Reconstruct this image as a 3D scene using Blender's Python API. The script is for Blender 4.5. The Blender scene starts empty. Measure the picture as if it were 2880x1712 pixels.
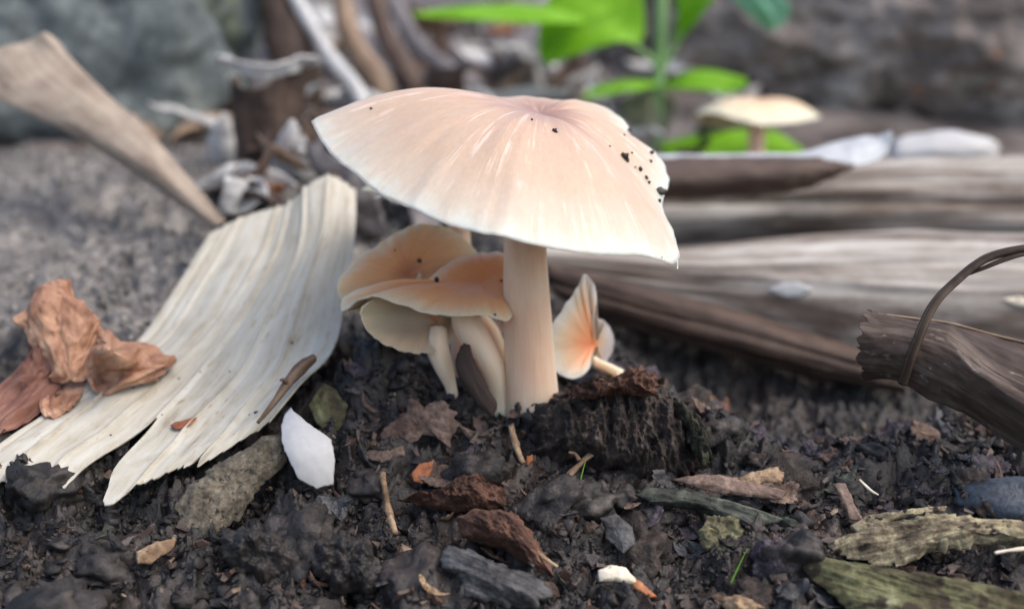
import bpy, math, random
import numpy as np
from mathutils import Vector, Euler, Matrix
from mathutils.bvhtree import BVHTree

# ------------------------------------------------------------------ camera, sky, sun, exposure
S = 0.01                       # all modelling below is in centimetres
scn = bpy.context.scene
CAM = np.array((0.0, -20.0, 6.0)); PITCH = math.radians(12.0); HF = math.radians(45.0)
cd = bpy.data.cameras.new('camera'); cam = bpy.data.objects.new('camera', cd); scn.collection.objects.link(cam)
cam.location = Vector(CAM * S); cam.rotation_euler = (math.radians(90) - PITCH, 0, 0)
cd.sensor_width = 36; cd.angle = HF; cd.clip_start = 0.005; cd.clip_end = 100
cd.dof.use_dof = True; cd.dof.focus_distance = 18.7 * S; cd.dof.aperture_fstop = 11.5
scn.camera = cam
scn.render.resolution_x, scn.render.resolution_y = 1024, 608
w = bpy.data.worlds.new('World'); scn.world = w; w.use_nodes = True
SUN_EL, SUN_AZ = math.radians(55), math.radians(115)      # azimuth clockwise from +Y (away from the camera) to +X
nt = w.node_tree; bg = nt.nodes['Background']; sky = nt.nodes.new('ShaderNodeTexSky')
sky.sky_type = 'NISHITA'; sky.sun_disc = False; sky.sun_elevation = SUN_EL; sky.sun_rotation = SUN_AZ
sky.air_density = 1.0; sky.dust_density = 4.0; sky.ozone_density = 0.3
nt.links.new(sky.outputs[0], bg.inputs[0]); bg.inputs[1].default_value = 0.15
sd = bpy.data.lights.new('sun', 'SUN'); sd.energy = 0.75; sd.angle = math.radians(60); sd.color = (1.0, 0.97, 0.93)
sun = bpy.data.objects.new('sun', sd); scn.collection.objects.link(sun)
sdir = Vector((math.sin(SUN_AZ) * math.cos(SUN_EL), math.cos(SUN_AZ) * math.cos(SUN_EL), math.sin(SUN_EL)))
sun.rotation_euler = sdir.to_track_quat('Z', 'Y').to_euler(); sun.location = sdir * 2
scn.view_settings.view_transform = 'Standard'; scn.view_settings.look = 'None'
scn.view_settings.exposure = 0.88; scn.view_settings.gamma = 1.0

rng = np.random.default_rng(11); random.seed(11)
COL = scn.collection

# ------------------------------------------------------------------ helpers: noise
_perm = np.random.default_rng(3).permutation(512).astype(np.int64)
_grad = np.random.default_rng(4).normal(size=(512, 3)); _grad /= np.linalg.norm(_grad, axis=1)[:, None]
def perlin(p):
    p = np.asarray(p, float); i = np.floor(p).astype(np.int64); f = p - i
    u = f * f * f * (f * (f * 6 - 15) + 10); out = 0
    for dx in (0, 1):
        wx = u[..., 0] if dx else 1 - u[..., 0]
        for dy in (0, 1):
            wy = u[..., 1] if dy else 1 - u[..., 1]
            for dz in (0, 1):
                wz = u[..., 2] if dz else 1 - u[..., 2]
                h = _perm[(_perm[(_perm[(i[..., 0] + dx) & 511] + i[..., 1] + dy) & 511] + i[..., 2] + dz) & 511]
                g = _grad[h]
                out = out + wx * wy * wz * (g[..., 0] * (f[..., 0] - dx) + g[..., 1] * (f[..., 1] - dy) + g[..., 2] * (f[..., 2] - dz))
    return out * 1.6
def fbm(p, o=4, lac=2.1, gain=0.5):
    a, s, t = 1.0, 0.0, 1.0
    p = np.asarray(p, float)
    for k in range(o):
        s = s + a * perlin(p * t + 17.3 * k); a *= gain; t *= lac
    return s
def ridged(p, o=3):
    a, s, t = 1.0, 0.0, 1.0
    p = np.asarray(p, float)
    for k in range(o):
        s = s + a * (1 - np.abs(perlin(p * t + 9.1 * k)) * 2); a *= 0.5; t *= 2.1
    return s
def sst(a, b, x): t = np.clip((np.asarray(x, float) - a) / (b - a), 0, 1); return t * t * (3 - 2 * t)

# ------------------------------------------------------------------ helpers: pixels of the photograph (2496 wide) to rays
K = 2880 / 2496.0; FPX = 1440 / math.tan(HF / 2)
def ray(x, y):
    a, b = (x * K - 1440) / FPX, (856 - y * K) / FPX
    c, s = math.cos(PITCH), math.sin(PITCH)
    return np.array((a, c + b * s, -s + b * c))
def P(x, y, Y):
    d = ray(x, y); return CAM + d * ((Y - CAM[1]) / d[1])
def onplane(x, y, O, n):
    d = ray(x, y); return CAM + d * (np.dot(O - CAM, n) / np.dot(d, n))

# ------------------------------------------------------------------ the lie of the land
def g0(x, y):
    x = np.asarray(x, float); y = np.asarray(y, float)
    f = -0.225 * (np.sqrt(y * y + 0.4) - y) + 0.08
    f = np.where(f < -4.2, -4.2 - 0.3 * (1 - np.exp((f + 4.2))), f)
    bl = np.interp(y, (1.5, 5, 10, 20, 27, 45, 80, 160, 400), (0, 0.55, 1.8, 3.0, 4.2, 8.2, 14, 27, 60))
    br = np.interp(y, (5, 9, 15, 22, 30, 45, 80, 160, 400), (0, 0.25, 1.2, 2.6, 4.2, 8.2, 14, 27, 60))
    t = sst(-1.5, 3.0, x)
    f = f + bl * (1 - t) + br * t
    f = f + 0.5 * sst(2.5, 4.5, -x) * sst(0.5, 6, y) * (1 - sst(14, 22, y))
    f = f + 1.0 * np.exp(-((x + 2.25) / 0.95) ** 2 - ((y - 0.35) / 0.75) ** 2)
    f = f - 1.5 * sst(2.2, 5.0, x + 0.25 * y) * sst(-1.8, 2.6, y) * (1 - sst(4.5, 8.0, y))
    return f
def G(x, y):
    d = ray(x, y); d = d / np.linalg.norm(d); t = 10.0
    for _ in range(1400):
        p = CAM + d * t
        if p[2] < g0(p[0], p[1]): break
        t += 0.02 if t < 40 else 0.1
    return p
def gn(p):
    e = 0.25; x, y = p[0], p[1]
    n = np.array((-(g0(x + e, y) - g0(x - e, y)) / (2 * e), -(g0(x, y + e) - g0(x, y - e)) / (2 * e), 1.0))
    return n / np.linalg.norm(n)

def PG(x, y, Y, lift=0.3):
    while True:
        p = P(x, y, Y)
        if p[2] >= g0(p[0], p[1]) + lift or Y < -8: return p
        Y -= 0.03
# ------------------------------------------------------------------ helpers: objects
def tag(o, label=None, cat=None, group=None, kind=None):
    for k, v in (('label', label), ('category', cat), ('group', group), ('kind', kind)):
        if v: o[k] = v
    return o
def thing(name, label, cat, loc, group=None):
    o = bpy.data.objects.new(name, None); COL.objects.link(o); o.empty_display_size = 0.005
    o.location = Vector(np.asarray(loc, float) * S); return tag(o, label, cat, group)
def mesh_data(name, V, faces, mat, smooth=True, attrs=None):
    V = np.asarray(V, float); me = bpy.data.meshes.new(name)
    if not isinstance(faces, (list, tuple)): faces = [faces]
    loops = np.concatenate([f.ravel() for f in faces]).astype(np.int32)
    tot = np.concatenate([np.full(len(f), f.shape[1]) for f in faces]).astype(np.int32)
    st = np.concatenate(([0], np.cumsum(tot)[:-1])).astype(np.int32)
    me.vertices.add(len(V)); me.vertices.foreach_set('co', (V * S).ravel())
    me.loops.add(len(loops)); me.loops.foreach_set('vertex_index', loops)
    me.polygons.add(len(tot)); me.polygons.foreach_set('loop_start', st); me.polygons.foreach_set('loop_total', tot)
    me.polygons.foreach_set('use_smooth', np.full(len(tot), bool(smooth)))
    for k, a in (attrs or {}).items():
        a = np.asarray(a, float)
        if a.ndim == 1:
            me.attributes.new(k, 'FLOAT', 'POINT').data.foreach_set('value', a)
        else:
            me.attributes.new(k, 'FLOAT_VECTOR', 'POINT').data.foreach_set('vector', a.ravel())
    me.update(calc_edges=True); me.validate()
    if mat: me.materials.append(mat)
    return me
def mk(name, V, faces, mat, parent=None, smooth=True, attrs=None, loc=None):
    V = np.asarray(V, float)
    if parent is not None: loc = np.array((parent.parent or parent).location) / S
    elif loc is None: loc = np.array((V[:, 0].mean(), V[:, 1].mean(), V[:, 2].min()))
    o = bpy.data.objects.new(name, mesh_data(name, V - loc, faces, mat, smooth, attrs)); COL.objects.link(o)
    if parent is not None: o.parent = parent
    else: o.location = Vector(np.asarray(loc) * S)
    return o
def quads(nr, nc, wrap=False, off=0, flip=False):
    i = np.arange(nr - 1)[:, None]; j = np.arange(nc if wrap else nc - 1)[None, :]; k = (j + 1) % nc
    q = np.stack([i * nc + j, i * nc + k, (i + 1) * nc + k, (i + 1) * nc + j], -1).reshape(-1, 4) + off
    return q[:, ::-1] if flip else q
def catmull(C, n, closed=False):
    C = np.asarray(C, float); m = len(C)
    t = np.linspace(0, m, n, endpoint=False) if closed else np.linspace(0, m - 1, n)
    i = np.minimum(np.floor(t).astype(int), m - 1 if closed else m - 2); f = (t - i).reshape((-1,) + (1,) * (C.ndim - 1))
    if closed: g = lambda k: C[(i + k) % m]
    else:
        E = np.concatenate([[2 * C[0] - C[1]], C, [2 * C[-1] - C[-2]]]); g = lambda k: E[i + k + 1]
    a, b, c, d = g(-1), g(0), g(1), g(2)
    return 0.5 * (2 * b + (c - a) * f + (2 * a - 5 * b + 4 * c - d) * f * f + (3 * b - a - 3 * c + d) * f ** 3)
def solid_grid(A, thick, disp=None, under=None):
    """A: rows x cols x 3 sheet -> closed mesh with thickness; returns V, faces"""
    nr, nc = A.shape[:2]
    n = np.cross(np.gradient(A, axis=1), np.gradient(A, axis=0)); n /= np.linalg.norm(n, axis=2)[..., None] + 1e-9
    if np.ndim(thick) == 0: thick = np.full((nr, nc), thick)
    T = A + n * (disp[..., None] if disp is not None else 0)
    B = T - n * thick[..., None]
    V = np.concatenate([T.reshape(-1, 3), B.reshape(-1, 3)]); m = nr * nc
    F = [quads(nr, nc, flip=True), quads(nr, nc, off=m)]
    for e in (np.arange(nc), (nr - 1) * nc + np.arange(nc)[::-1], np.arange(nr)[::-1] * nc, np.arange(nr) * nc + nc - 1):
        F.append(np.stack([e[:-1], e[1:], e[1:] + m, e[:-1] + m], -1))
    return V, np.concatenate(F)
def sheet(name, rows, nu, nv, mat, parent=None, thick=0.05, disp=None, length=None, pxrows=True, seed=0, warp=0.0, clear=None):
    """rows: list of rows of (x, y, Y); the sheet runs along the rows (v) and across them (u)"""
    R = np.array([[(PG(*c, clear) if clear else P(*c)) if pxrows else c for c in r] for r in rows])
    A = catmull(R, 4 * nv); A = np.transpose(catmull(np.transpose(A, (1, 0, 2)), nu), (1, 0, 2))
    U = np.linspace(0, 1, nu); Vv = np.linspace(0, 1, nv)[:, None] * np.ones(nu)
    if length is not None: Vv = Vv * length(U)[None, :]
    idx = np.clip(Vv, 0, 1) * (4 * nv - 1); i0 = np.minimum(idx.astype(int), 4 * nv - 2); f = (idx - i0)[..., None]
    cols = np.arange(nu)[None, :] * np.ones((nv, 1), int)
    A = A[i0, cols] * (1 - f) + A[i0 + 1, cols] * f
    UU = U[None, :] * np.ones((nv, 1))
    d = disp(UU, Vv) if disp is not None else np.zeros((nv, nu))
    if warp: d = d + warp * fbm(A * 0.9 + seed, 3)
    V, F = solid_grid(A, thick, d)
    L = np.linalg.norm(np.diff(A[:, nu // 2], axis=0), axis=1).sum(); W = np.linalg.norm(np.diff(A[nv // 2], axis=0), axis=1).sum()
    pc = np.stack([UU * W, Vv * L, np.full_like(UU, seed * 3.1)], -1).reshape(-1, 3)
    return mk(name, V, F, mat, parent, True, {'pc': np.concatenate([pc, pc])})
def tube(name, pts, rad, mat, parent=None, nseg=20, nl=40, disp=None, up=(0, 0, 1), flat=1.0, px=True):
    C = np.array([P(*p) if px else p for p in pts], float)
    C = catmull(C, nl); r = catmull(np.array(rad, float)[:, None], nl)[:, 0]
    T = np.gradient(C, axis=0); T /= np.linalg.norm(T, axis=1)[:, None]
    up = np.array(up, float); a = np.cross(T, up); a /= np.linalg.norm(a, axis=1)[:, None] + 1e-9; b = np.cross(a, T)
    th = np.linspace(0, 2 * np.pi, nseg, endpoint=False)
    D = a[:, None] * np.cos(th)[None, :, None] + b[:, None] * np.sin(th)[None, :, None] * flat
    s = np.concatenate([[0], np.cumsum(np.linalg.norm(np.diff(C, axis=0), axis=1))])
    R = r[:, None] * np.ones(nseg)
    if disp is not None: R = R + disp(th[None, :] + 0 * R, s[:, None] + 0 * R, R)
    A = C[:, None] + D * R[..., None]
    V = np.concatenate([A.reshape(-1, 3), C[:1], C[-1:]]); m = nl * nseg
    k = np.arange(nseg); k2 = (k + 1) % nseg
    F = [f[:, ::-1] for f in (quads(nl, nseg, wrap=True), np.stack([k2, k, np.full(nseg, m)], -1), np.stack([(nl - 1) * nseg + k, (nl - 1) * nseg + k2, np.full(nseg, m + 1)], -1))]
    pc = np.stack([np.cos(th)[None] * R, s[:, None] + 0 * R, np.sin(th)[None] * R], -1).reshape(-1, 3)
    return mk(name, V, F, mat, parent, True, {'pc': np.concatenate([pc, pc[:1], pc[-1:]])})
def slab_mesh(poly3, n, thick, amp=0.05, nth=72, nr=9, freq=2.5, jit=0.03, bend=0.0, seed=0.0, fibre=None, round_=4, fst=0.85):
    """closed slab from a 3-D outline: own thickness, uneven faces and a broken edge"""
    Q = np.array(poly3, float); Q2 = np.concatenate([Q, Q[:1]])
    L = np.concatenate([[0], np.cumsum(np.linalg.norm(np.diff(Q2, axis=0), axis=1))])
    t = np.linspace(0, L[-1], nth, endpoint=False)
    O = np.stack([np.interp(t, L, Q2[:, k]) for k in range(3)], -1)
    n = np.array(n, float); n /= np.linalg.norm(n); c = O.mean(0)
    rad = O - c; rl = np.linalg.norm(rad, axis=1)[:, None] + 1e-9
    J = rad / rl * (1.2 * jit * fbm(O * 4.0 + seed, 4) + 0.5 * jit * fbm(O * 14.0 + seed, 3))[:, None]
    rs = np.linspace(0, 1, nr + 1)[1:] ** 0.8
    A = c + (O - c)[None] * rs[:, None, None] + J[None] * (rs ** 5)[:, None, None]; size = float(rl.mean())
    A = A + 0.25 * jit * np.stack([fbm(A * 5 + 11 + seed, 3), fbm(A * 5 + 23 + seed, 3), fbm(A * 5 + 37 + seed, 3)], -1) * (rs < 0.999)[:, None, None]
    prof = (1 - rs ** round_)[:, None]
    q = A * freq + seed
    if fibre is not None:
        fv = np.array(fibre, float); fv /= np.linalg.norm(fv)
        q = (A - (A @ fv)[..., None] * fv * fst) * freq + seed
    d = amp * fbm(q, 5) * (0.35 + 0.65 * prof)
    bd = bend * (np.linalg.norm(A - c, axis=2) / size) ** 2
    T = A + n * (thick * 0.5 * prof + d + bd)[..., None]
    B = A + n * (-thick * 0.5 * prof + d * 0.4 + bd)[..., None]
    ct = c + n * (thick * 0.5 + float(d[0].mean())); cb = c - n * (thick * 0.5)
    V = np.concatenate([T.reshape(-1, 3), B[:-1].reshape(-1, 3), [ct, cb]]); m = nr * nth
    k = np.arange(nth); k2 = (k + 1) % nth
    qt = quads(nr, nth, wrap=True)
    qb = quads(nr - 1, nth, wrap=True, off=m, flip=True) if nr > 2 else np.zeros((0, 4), int)
    lb = m + (nr - 2) * nth; lt = (nr - 1) * nth
    qe = np.stack([lb + k2, lb + k, lt + k, lt + k2], -1)
    F = [np.concatenate([qt, qb, qe]), np.concatenate([np.stack([k2, k, np.full(nth, len(V) - 2)], -1), np.stack([m + k, m + k2, np.full(nth, len(V) - 1)], -1)])]
    if np.dot(np.cross(O[0] - c, O[nth // 4] - c), n) > 0: F = [f[:, ::-1] for f in F]
    return V, F
def slab(name, poly, mat, label=None, cat=None, group=None, thick=0.2, amp=0.06, lift=0.08, face=0.5, parent=None, Y=None, n=None, fibre=None, smooth=True, **kw):
    cx, cy = np.mean([p[0] for p in poly]), np.mean([p[1] for p in poly])
    O = P(cx, cy, Y) if Y is not None else G(cx, cy)
    if n is None:
        v = CAM - O; v = v / np.linalg.norm(v); n = gn(O) * (1 - face) + v * face
    n = np.array(n, float); n /= np.linalg.norm(n)
    O = O + n * (lift + (0.09 if Y is None else 0))
    p3 = [onplane(x, y, O, n) for x, y in poly]
    fv = None
    if fibre is not None: fv = onplane(cx + fibre[0], cy + fibre[1], O, n) - onplane(cx, cy, O, n)
    V, F = slab_mesh(p3, n, thick, amp, fibre=fv, **kw)
    o = mk(name, V, F, mat, parent, smooth)
    if label: tag(o, label, cat, group)
    return o

# ------------------------------------------------------------------ materials
def lin(c):
    return tuple(((v / 255) / 12.92 if v / 255 <= 0.04045 else ((v / 255 + 0.055) / 1.055) ** 2.4) for v in c) + (1.0,)
def newmat(name):
    m = bpy.data.materials.new(name); m.use_nodes = True; t = m.node_tree
    return m, t, t.nodes['Principled BSDF']
def coords(t, kind, scale):
    if kind == 'pc': a = t.nodes.new('ShaderNodeAttribute'); a.attribute_name = 'pc'; out = a.outputs['Vector']
    else: out = t.nodes.new('ShaderNodeTexCoord').outputs['Object']
    m = t.nodes.new('ShaderNodeVectorMath'); m.operation = 'MULTIPLY'; m.inputs[1].default_value = scale
    t.links.new(out, m.inputs[0])
    if kind != 'pc':
        oi = t.nodes.new('ShaderNodeObjectInfo'); s = t.nodes.new('ShaderNodeMath'); s.operation = 'MULTIPLY'; s.inputs[1].default_value = 37.0
        t.links.new(oi.outputs['Random'], s.inputs[0]); a2 = t.nodes.new('ShaderNodeVectorMath'); a2.operation = 'ADD'
        t.links.new(m.outputs[0], a2.inputs[0]); t.links.new(s.outputs[0], a2.inputs[1]); return a2.outputs[0]
    return m.outputs[0]
def noise(t, vec, scale=1.0, detail=6, rough=0.6, dist=0.0):
    n = t.nodes.new('ShaderNodeTexNoise'); n.inputs['Scale'].default_value = scale; n.inputs['Detail'].default_value = detail
    n.inputs['Roughness'].default_value = rough; n.inputs['Distortion'].default_value = dist
    t.links.new(vec, n.inputs['Vector']); return n.outputs['Fac']
def ramp(t, fac, stops, interp='LINEAR'):
    r = t.nodes.new('ShaderNodeValToRGB'); r.color_ramp.interpolation = interp
    e = r.color_ramp.elements
    while len(e) < len(stops): e.new(0.5)
    for k, (p, c) in enumerate(stops): e[k].position = p; e[k].color = c if len(c) == 4 else c + (1,)
    t.links.new(fac, r.inputs[0]); return r.outputs[0]
def mix(t, fac, a, b, blend='MIX'):
    m = t.nodes.new('ShaderNodeMix'); m.data_type = 'RGBA'; m.blend_type = blend
    for sock, v in ((m.inputs[0], fac), (m.inputs[6], a), (m.inputs[7], b)):
        if hasattr(v, 'links'): t.links.new(v, sock)
        else: sock.default_value = v
    return m.outputs[2]
def bump(t, bsdf, h, strength=0.5, dist=0.0005):
    b = t.nodes.new('ShaderNodeBump'); b.inputs['Strength'].default_value = strength; b.inputs['Distance'].default_value = dist
    t.links.new(h, b.inputs['Height']); t.links.new(b.outputs[0], bsdf.inputs['Normal'])
def rough_mat(name, cols, scale=130, fine=900, rough=0.75, bstr=0.7, kind='obj', stretch=(1, 1, 1), spec=0.35, speck=None, bdist=0.0006, sss=0, fm=(0.55, 1.35)):
    """speckled natural surface: cols = dark..light albedo stops from sRGB triples"""
    m, t, b = newmat(name)
    k = scale * (0.01 if kind == 'pc' else 1)
    v = coords(t, kind, tuple(k * s for s in stretch))
    a = noise(t, v, 1.0, 8, 0.65, 0.3)
    n = len(cols); st = [(0.30 + 0.42 * i / max(1, n - 1), lin(c)) for i, c in enumerate(cols)]
    c = ramp(t, a, st)
    f = noise(t, v, fine / scale, 5, 0.6)
    c = mix(t, 1.0, c, ramp(t, f, [(0.3, (fm[0],) * 3), (0.7, (fm[1],) * 3)]), 'MULTIPLY')
    if speck:
        s = noise(t, v, speck[1] / scale, 3, 0.5)
        c = mix(t, ramp(t, s, [(speck[2], (0, 0, 0)), (speck[2] + 0.06, (1, 1, 1))]), c, lin(speck[0]))
    t.links.new(c, b.inputs['Base Color'])
    b.inputs['Roughness'].default_value = rough; b.inputs['Specular IOR Level'].default_value = spec
    h = mix(t, 0.5, a, f); bump(t, b, h, bstr, bdist)
    if sss: b.inputs['Subsurface Weight'].default_value = sss; b.inputs['Subsurface Radius'].default_value = (1, 0.6, 0.35); b.inputs['Subsurface Scale'].default_value = 0.001
    return m
def leaf_mat(name, cols, fib=(22, 0.5, 1), rough=0.6, trans=0.25, spot=None, blot=(1.3, 1.3, 1), bstr=0.5):
    m, t, b = newmat(name)
    v = coords(t, 'pc', fib); a = noise(t, v, 1.0, 5, 0.6)
    v2 = coords(t, 'pc', blot); a2 = noise(t, v2, 1.0, 6, 0.65, 0.4)
    n = len(cols); st = [(0.33 + 0.34 * i / max(1, n - 1), lin(c)) for i, c in enumerate(cols)]
    c = ramp(t, mix(t, 0.5, a, a2), st)
    if spot:
        v3 = coords(t, 'pc', (5, 3, 1)); s = noise(t, v3, 1.0, 4, 0.6)
        c = mix(t, ramp(t, s, [(spot[1], (0, 0, 0)), (spot[1] + 0.1, (0.8, 0.8, 0.8))]), c, lin(spot[0]))
    t.links.new(c, b.inputs['Base Color']); b.inputs['Roughness'].default_value = rough; b.inputs['Specular IOR Level'].default_value = 0.3
    bump(t, b, mix(t, 0.3, a, a2), bstr, 0.0004)
    if trans:
        tr = t.nodes.new('ShaderNodeBsdfTranslucent'); t.links.new(c, tr.inputs[0])
        ms = t.nodes.new('ShaderNodeMixShader'); ms.inputs[0].default_value = trans
        t.links.new(b.outputs[0], ms.inputs[1]); t.links.new(tr.outputs[0], ms.inputs[2]); t.links.new(ms.outputs[0], t.nodes['Material Output'].inputs[0])
    return m
def cap_mat(name, stops, streak=0.35, sss=0.7, rough=0.42, scale=0.003):
    m, t, b = newmat(name)
    at = t.nodes.new('ShaderNodeAttribute'); at.attribute_name = 'pc'
    sep = t.nodes.new('ShaderNodeSeparateXYZ'); t.links.new(at.outputs['Vector'], sep.inputs[0])
    v1 = coords(t, 'pc', (9, 9, 2.2)); n1 = noise(t, v1, 1.0, 4, 0.55)
    v2 = coords(t, 'pc', (30, 30, 2.2)); n2 = noise(t, v2, 1.0, 3, 0.5)
    md = t.nodes.new('ShaderNodeMath'); md.operation = 'MULTIPLY_ADD'; md.inputs[1].default_value = 0.22
    t.links.new(n1, md.inputs[0]); sub = t.nodes.new('ShaderNodeMath'); sub.operation = 'SUBTRACT'; sub.inputs[1].default_value = 0.11
    t.links.new(sep.outputs[2], sub.inputs[0]); t.links.new(sub.outputs[0], md.inputs[2])
    c = ramp(t, md.outputs[0], [(p, lin(k)) for p, k in stops])
    v3 = coords(t, 'pc', (7, 7, 5)); n3 = noise(t, v3, 1.0, 3, 0.5)
    f = mix(t, 1.0, ramp(t, n2, [(0.50, (0, 0, 0)), (0.62, (1, 1, 1))]), ramp(t, n3, [(0.50, (0, 0, 0)), (0.60, (min(1, streak * 2.6),) * 3)]), 'MULTIPLY')
    c = mix(t, f, c, lin((216, 200, 188)))
    t.links.new(c, b.inputs['Base Color']); b.inputs['Roughness'].default_value = rough; b.inputs['Specular IOR Level'].default_value = 0.3
    b.inputs['Subsurface Weight'].default_value = sss; b.inputs['Subsurface Radius'].default_value = (1.0, 0.62, 0.42); b.inputs['Subsurface Scale'].default_value = scale
    fn = noise(t, coords(t, 'pc', (26, 26, 26)), 1.0, 6, 0.7); c = mix(t, 1.0, c, ramp(t, fn, [(0.3, (0.93, 0.92, 0.90)), (0.7, (1.05, 1.05, 1.05))]), 'MULTIPLY'); t.links.new(c, b.inputs['Base Color'])
    bump(t, b, mix(t, 0.4, n2, fn), 0.18, 0.0003)
    return m
def flesh_mat(name, c0, c1, sss=0.8, scale=0.003, streak=(60, 1.5, 60)):
    m, t, b = newmat(name)
    v = coords(t, 'pc', streak); a = noise(t, v, 1.0, 4, 0.6); v2 = coords(t, 'pc', (1.2, 0.8, 1.2)); a2 = noise(t, v2, 1.0, 3, 0.5)
    c = ramp(t, mix(t, 0.65, a, a2), [(0.35, lin(c0)), (0.65, lin(c1))]); t.links.new(c, b.inputs['Base Color'])
    b.inputs['Roughness'].default_value = 0.5; b.inputs['Specular IOR Level'].default_value = 0.25
    b.inputs['Subsurface Weight'].default_value = sss; b.inputs['Subsurface Radius'].default_value = (1.0, 0.62, 0.42); b.inputs['Subsurface Scale'].default_value = scale
    bump(t, b, a, 0.45, 0.0004)
    return m

M = {}
M['cap_big'] = cap_mat('pale cap skin', [(0.02, (140, 108, 98)), (0.14, (158, 126, 113)), (0.40, (186, 159, 139)), (0.74, (189, 167, 148)), (0.91, (196, 183, 168)), (1.0, (206, 202, 193))], 0.26)
M['cap_orange'] = cap_mat('orange cap skin', [(0.02, (184, 124, 92)), (0.3, (226, 170, 124)), (0.7, (236, 188, 144)), (0.93, (238, 202, 164)), (1.0, (236, 208, 174))], 0.06, 0.7, 0.42, 0.0018)
M['cap_saddle'] = cap_mat('saddle cap skin', [(0.02, (222, 150, 102)), (0.5, (230, 164, 116)), (0.78, (236, 182, 138)), (0.92, (238, 202, 168)), (1.0, (238, 212, 184))], 0.06, 0.7, 0.42, 0.0018)
M['cap_side'] = cap_mat('folded cap skin', [(0.02, (200, 112, 70)), (0.3, (220, 146, 106)), (0.62, (232, 180, 148)), (0.86, (236, 206, 184)), (1.0, (236, 218, 204))], 0.06, 0.7, 0.42, 0.0018)
M['cap_far'] = cap_mat('far cap skin', [(0.02, (176, 138, 108)), (0.3, (200, 170, 140)), (0.7, (212, 194, 164)), (1.0, (216, 208, 184))], 0.2)
M['gill'] = flesh_mat('gill flesh', (244, 200, 154), (250, 220, 182), 0.8, 0.0018, (1, 1, 1))
M['stem'] = flesh_mat('stem flesh', (240, 202, 170), (250, 224, 198))
M['stem_pale'] = flesh_mat('pale stem flesh', (246, 214, 184), (252, 232, 210))
M['soil_lump'] = rough_mat('dark soil', [(11, 11, 12), (27, 25, 25), (50, 45, 43), (84, 78, 75)], 160, 1100, 0.6, 0.9, spec=0.5)
M['chunk'] = rough_mat('fibrous rotten wood', [(13, 12, 12), (36, 31, 29), (66, 56, 51), (100, 90, 84)], 260, 1500, 0.7, 1.0, spec=0.4)
M['mossdark'] = rough_mat('dark mossy wood', [(18, 18, 16), (36, 36, 29), (58, 60, 46), (86, 88, 74)], 300, 1500, 0.8, 1.0)
M['crumb'] = rough_mat('soil crumbs', [(11, 11, 12), (28, 26, 26), (56, 50, 48), (104, 96, 92)], 90, 900, 0.6, 0.6, spec=0.5)
M['redrot'] = rough_mat('red rotten wood', [(34, 24, 20), (70, 48, 39), (106, 76, 63), (132, 104, 90)], 240, 1500, 0.8, 1.0)
M['brownflake'] = rough_mat('brown bark flake', [(52, 40, 36), (86, 70, 62), (116, 98, 88), (134, 116, 104)], 160, 1200, 0.8, 0.8)
M['darkslab'] = rough_mat('dark slab wood', [(24, 24, 26), (48, 48, 50), (78, 78, 80), (98, 98, 99)], 170, 1300, 0.55, 0.9, spec=0.5)
M['purple'] = rough_mat('dark purple wood', [(26, 22, 26), (54, 48, 56), (84, 76, 84), (102, 94, 100)], 220, 1300, 0.6, 0.9)
M['tan'] = rough_mat('tan wood', [(74, 56, 42), (118, 96, 74), (158, 134, 108), (176, 156, 132)], 200, 1200, 0.8, 0.8)
M['orangechip'] = rough_mat('orange chip', [(110, 62, 38), (150, 92, 58), (178, 122, 84)], 200, 1000, 0.6, 0.4)
M['greychip'] = rough_mat('grey brown clod', [(52, 48, 42), (84, 78, 68), (110, 103, 90), (126, 119, 106)], 260, 1700, 0.85, 0.9, speck=((46, 40, 36), 900, 0.62))
M['lichen'] = rough_mat('lichen bark', [(62, 54, 46), (112, 102, 84), (160, 150, 122), (184, 176, 146)], 230, 1300, 0.85, 1.0, speck=((48, 40, 36), 420, 0.6))
M['moss'] = rough_mat('mossy wood', [(34, 30, 24), (66, 60, 42), (98, 98, 68), (136, 138, 108)], 150, 1100, 0.8, 0.9, speck=((52, 44, 34), 300, 0.56))
M['mossgreen'] = rough_mat('green mossy wood', [(24, 24, 22), (48, 50, 45), (80, 84, 74), (108, 110, 100)], 170, 1100, 0.7, 0.9)
M['yellowgreen'] = rough_mat('yellow green chip', [(48, 44, 34), (86, 82, 62), (122, 120, 90), (142, 140, 114)], 200, 1200, 0.8, 0.8)
M['cream'] = rough_mat('cream bark', [(190, 176, 152), (222, 212, 192), (236, 230, 214)], 150, 900, 0.7, 0.4, speck=((120, 90, 64), 500, 0.68), fm=(0.85, 1.06))
M['shell'] = rough_mat('white shard', [(168, 169, 168), (182, 183, 184), (192, 193, 192)], 90, 700, 0.55, 0.12, spec=0.4, fm=(0.94, 1.04), speck=((120, 108, 94), 330, 0.69))
M['slate'] = rough_mat('dark blue stone', [(44, 50, 58), (64, 72, 82), (84, 92, 100)], 120, 1600, 0.5, 0.4, speck=((88, 92, 70), 250, 0.68))
M['rock'] = rough_mat('blue grey rock', [(56, 62, 66), (90, 98, 100), (118, 126, 124), (148, 154, 144)], 22, 260, 0.85, 0.8, speck=((132, 146, 110), 30, 0.60))
M['log_far'] = rough_mat('rotting log', [(54, 48, 44), (112, 103, 97), (158, 148, 140), (200, 190, 180)], 38, 380, 0.9, 1.0, stretch=(0.6, 1, 1), speck=((142, 108, 84), 90, 0.66), bdist=0.002)
M['litter_pale'] = leaf_mat('pale dry leaf', [(176, 174, 174), (208, 208, 207), (230, 230, 228)], (9, 0.6, 1))
M['litter_grey'] = leaf_mat('grey dry leaf', [(92, 88, 90), (126, 122, 124), (158, 154, 156)], (9, 0.6, 1))
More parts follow.
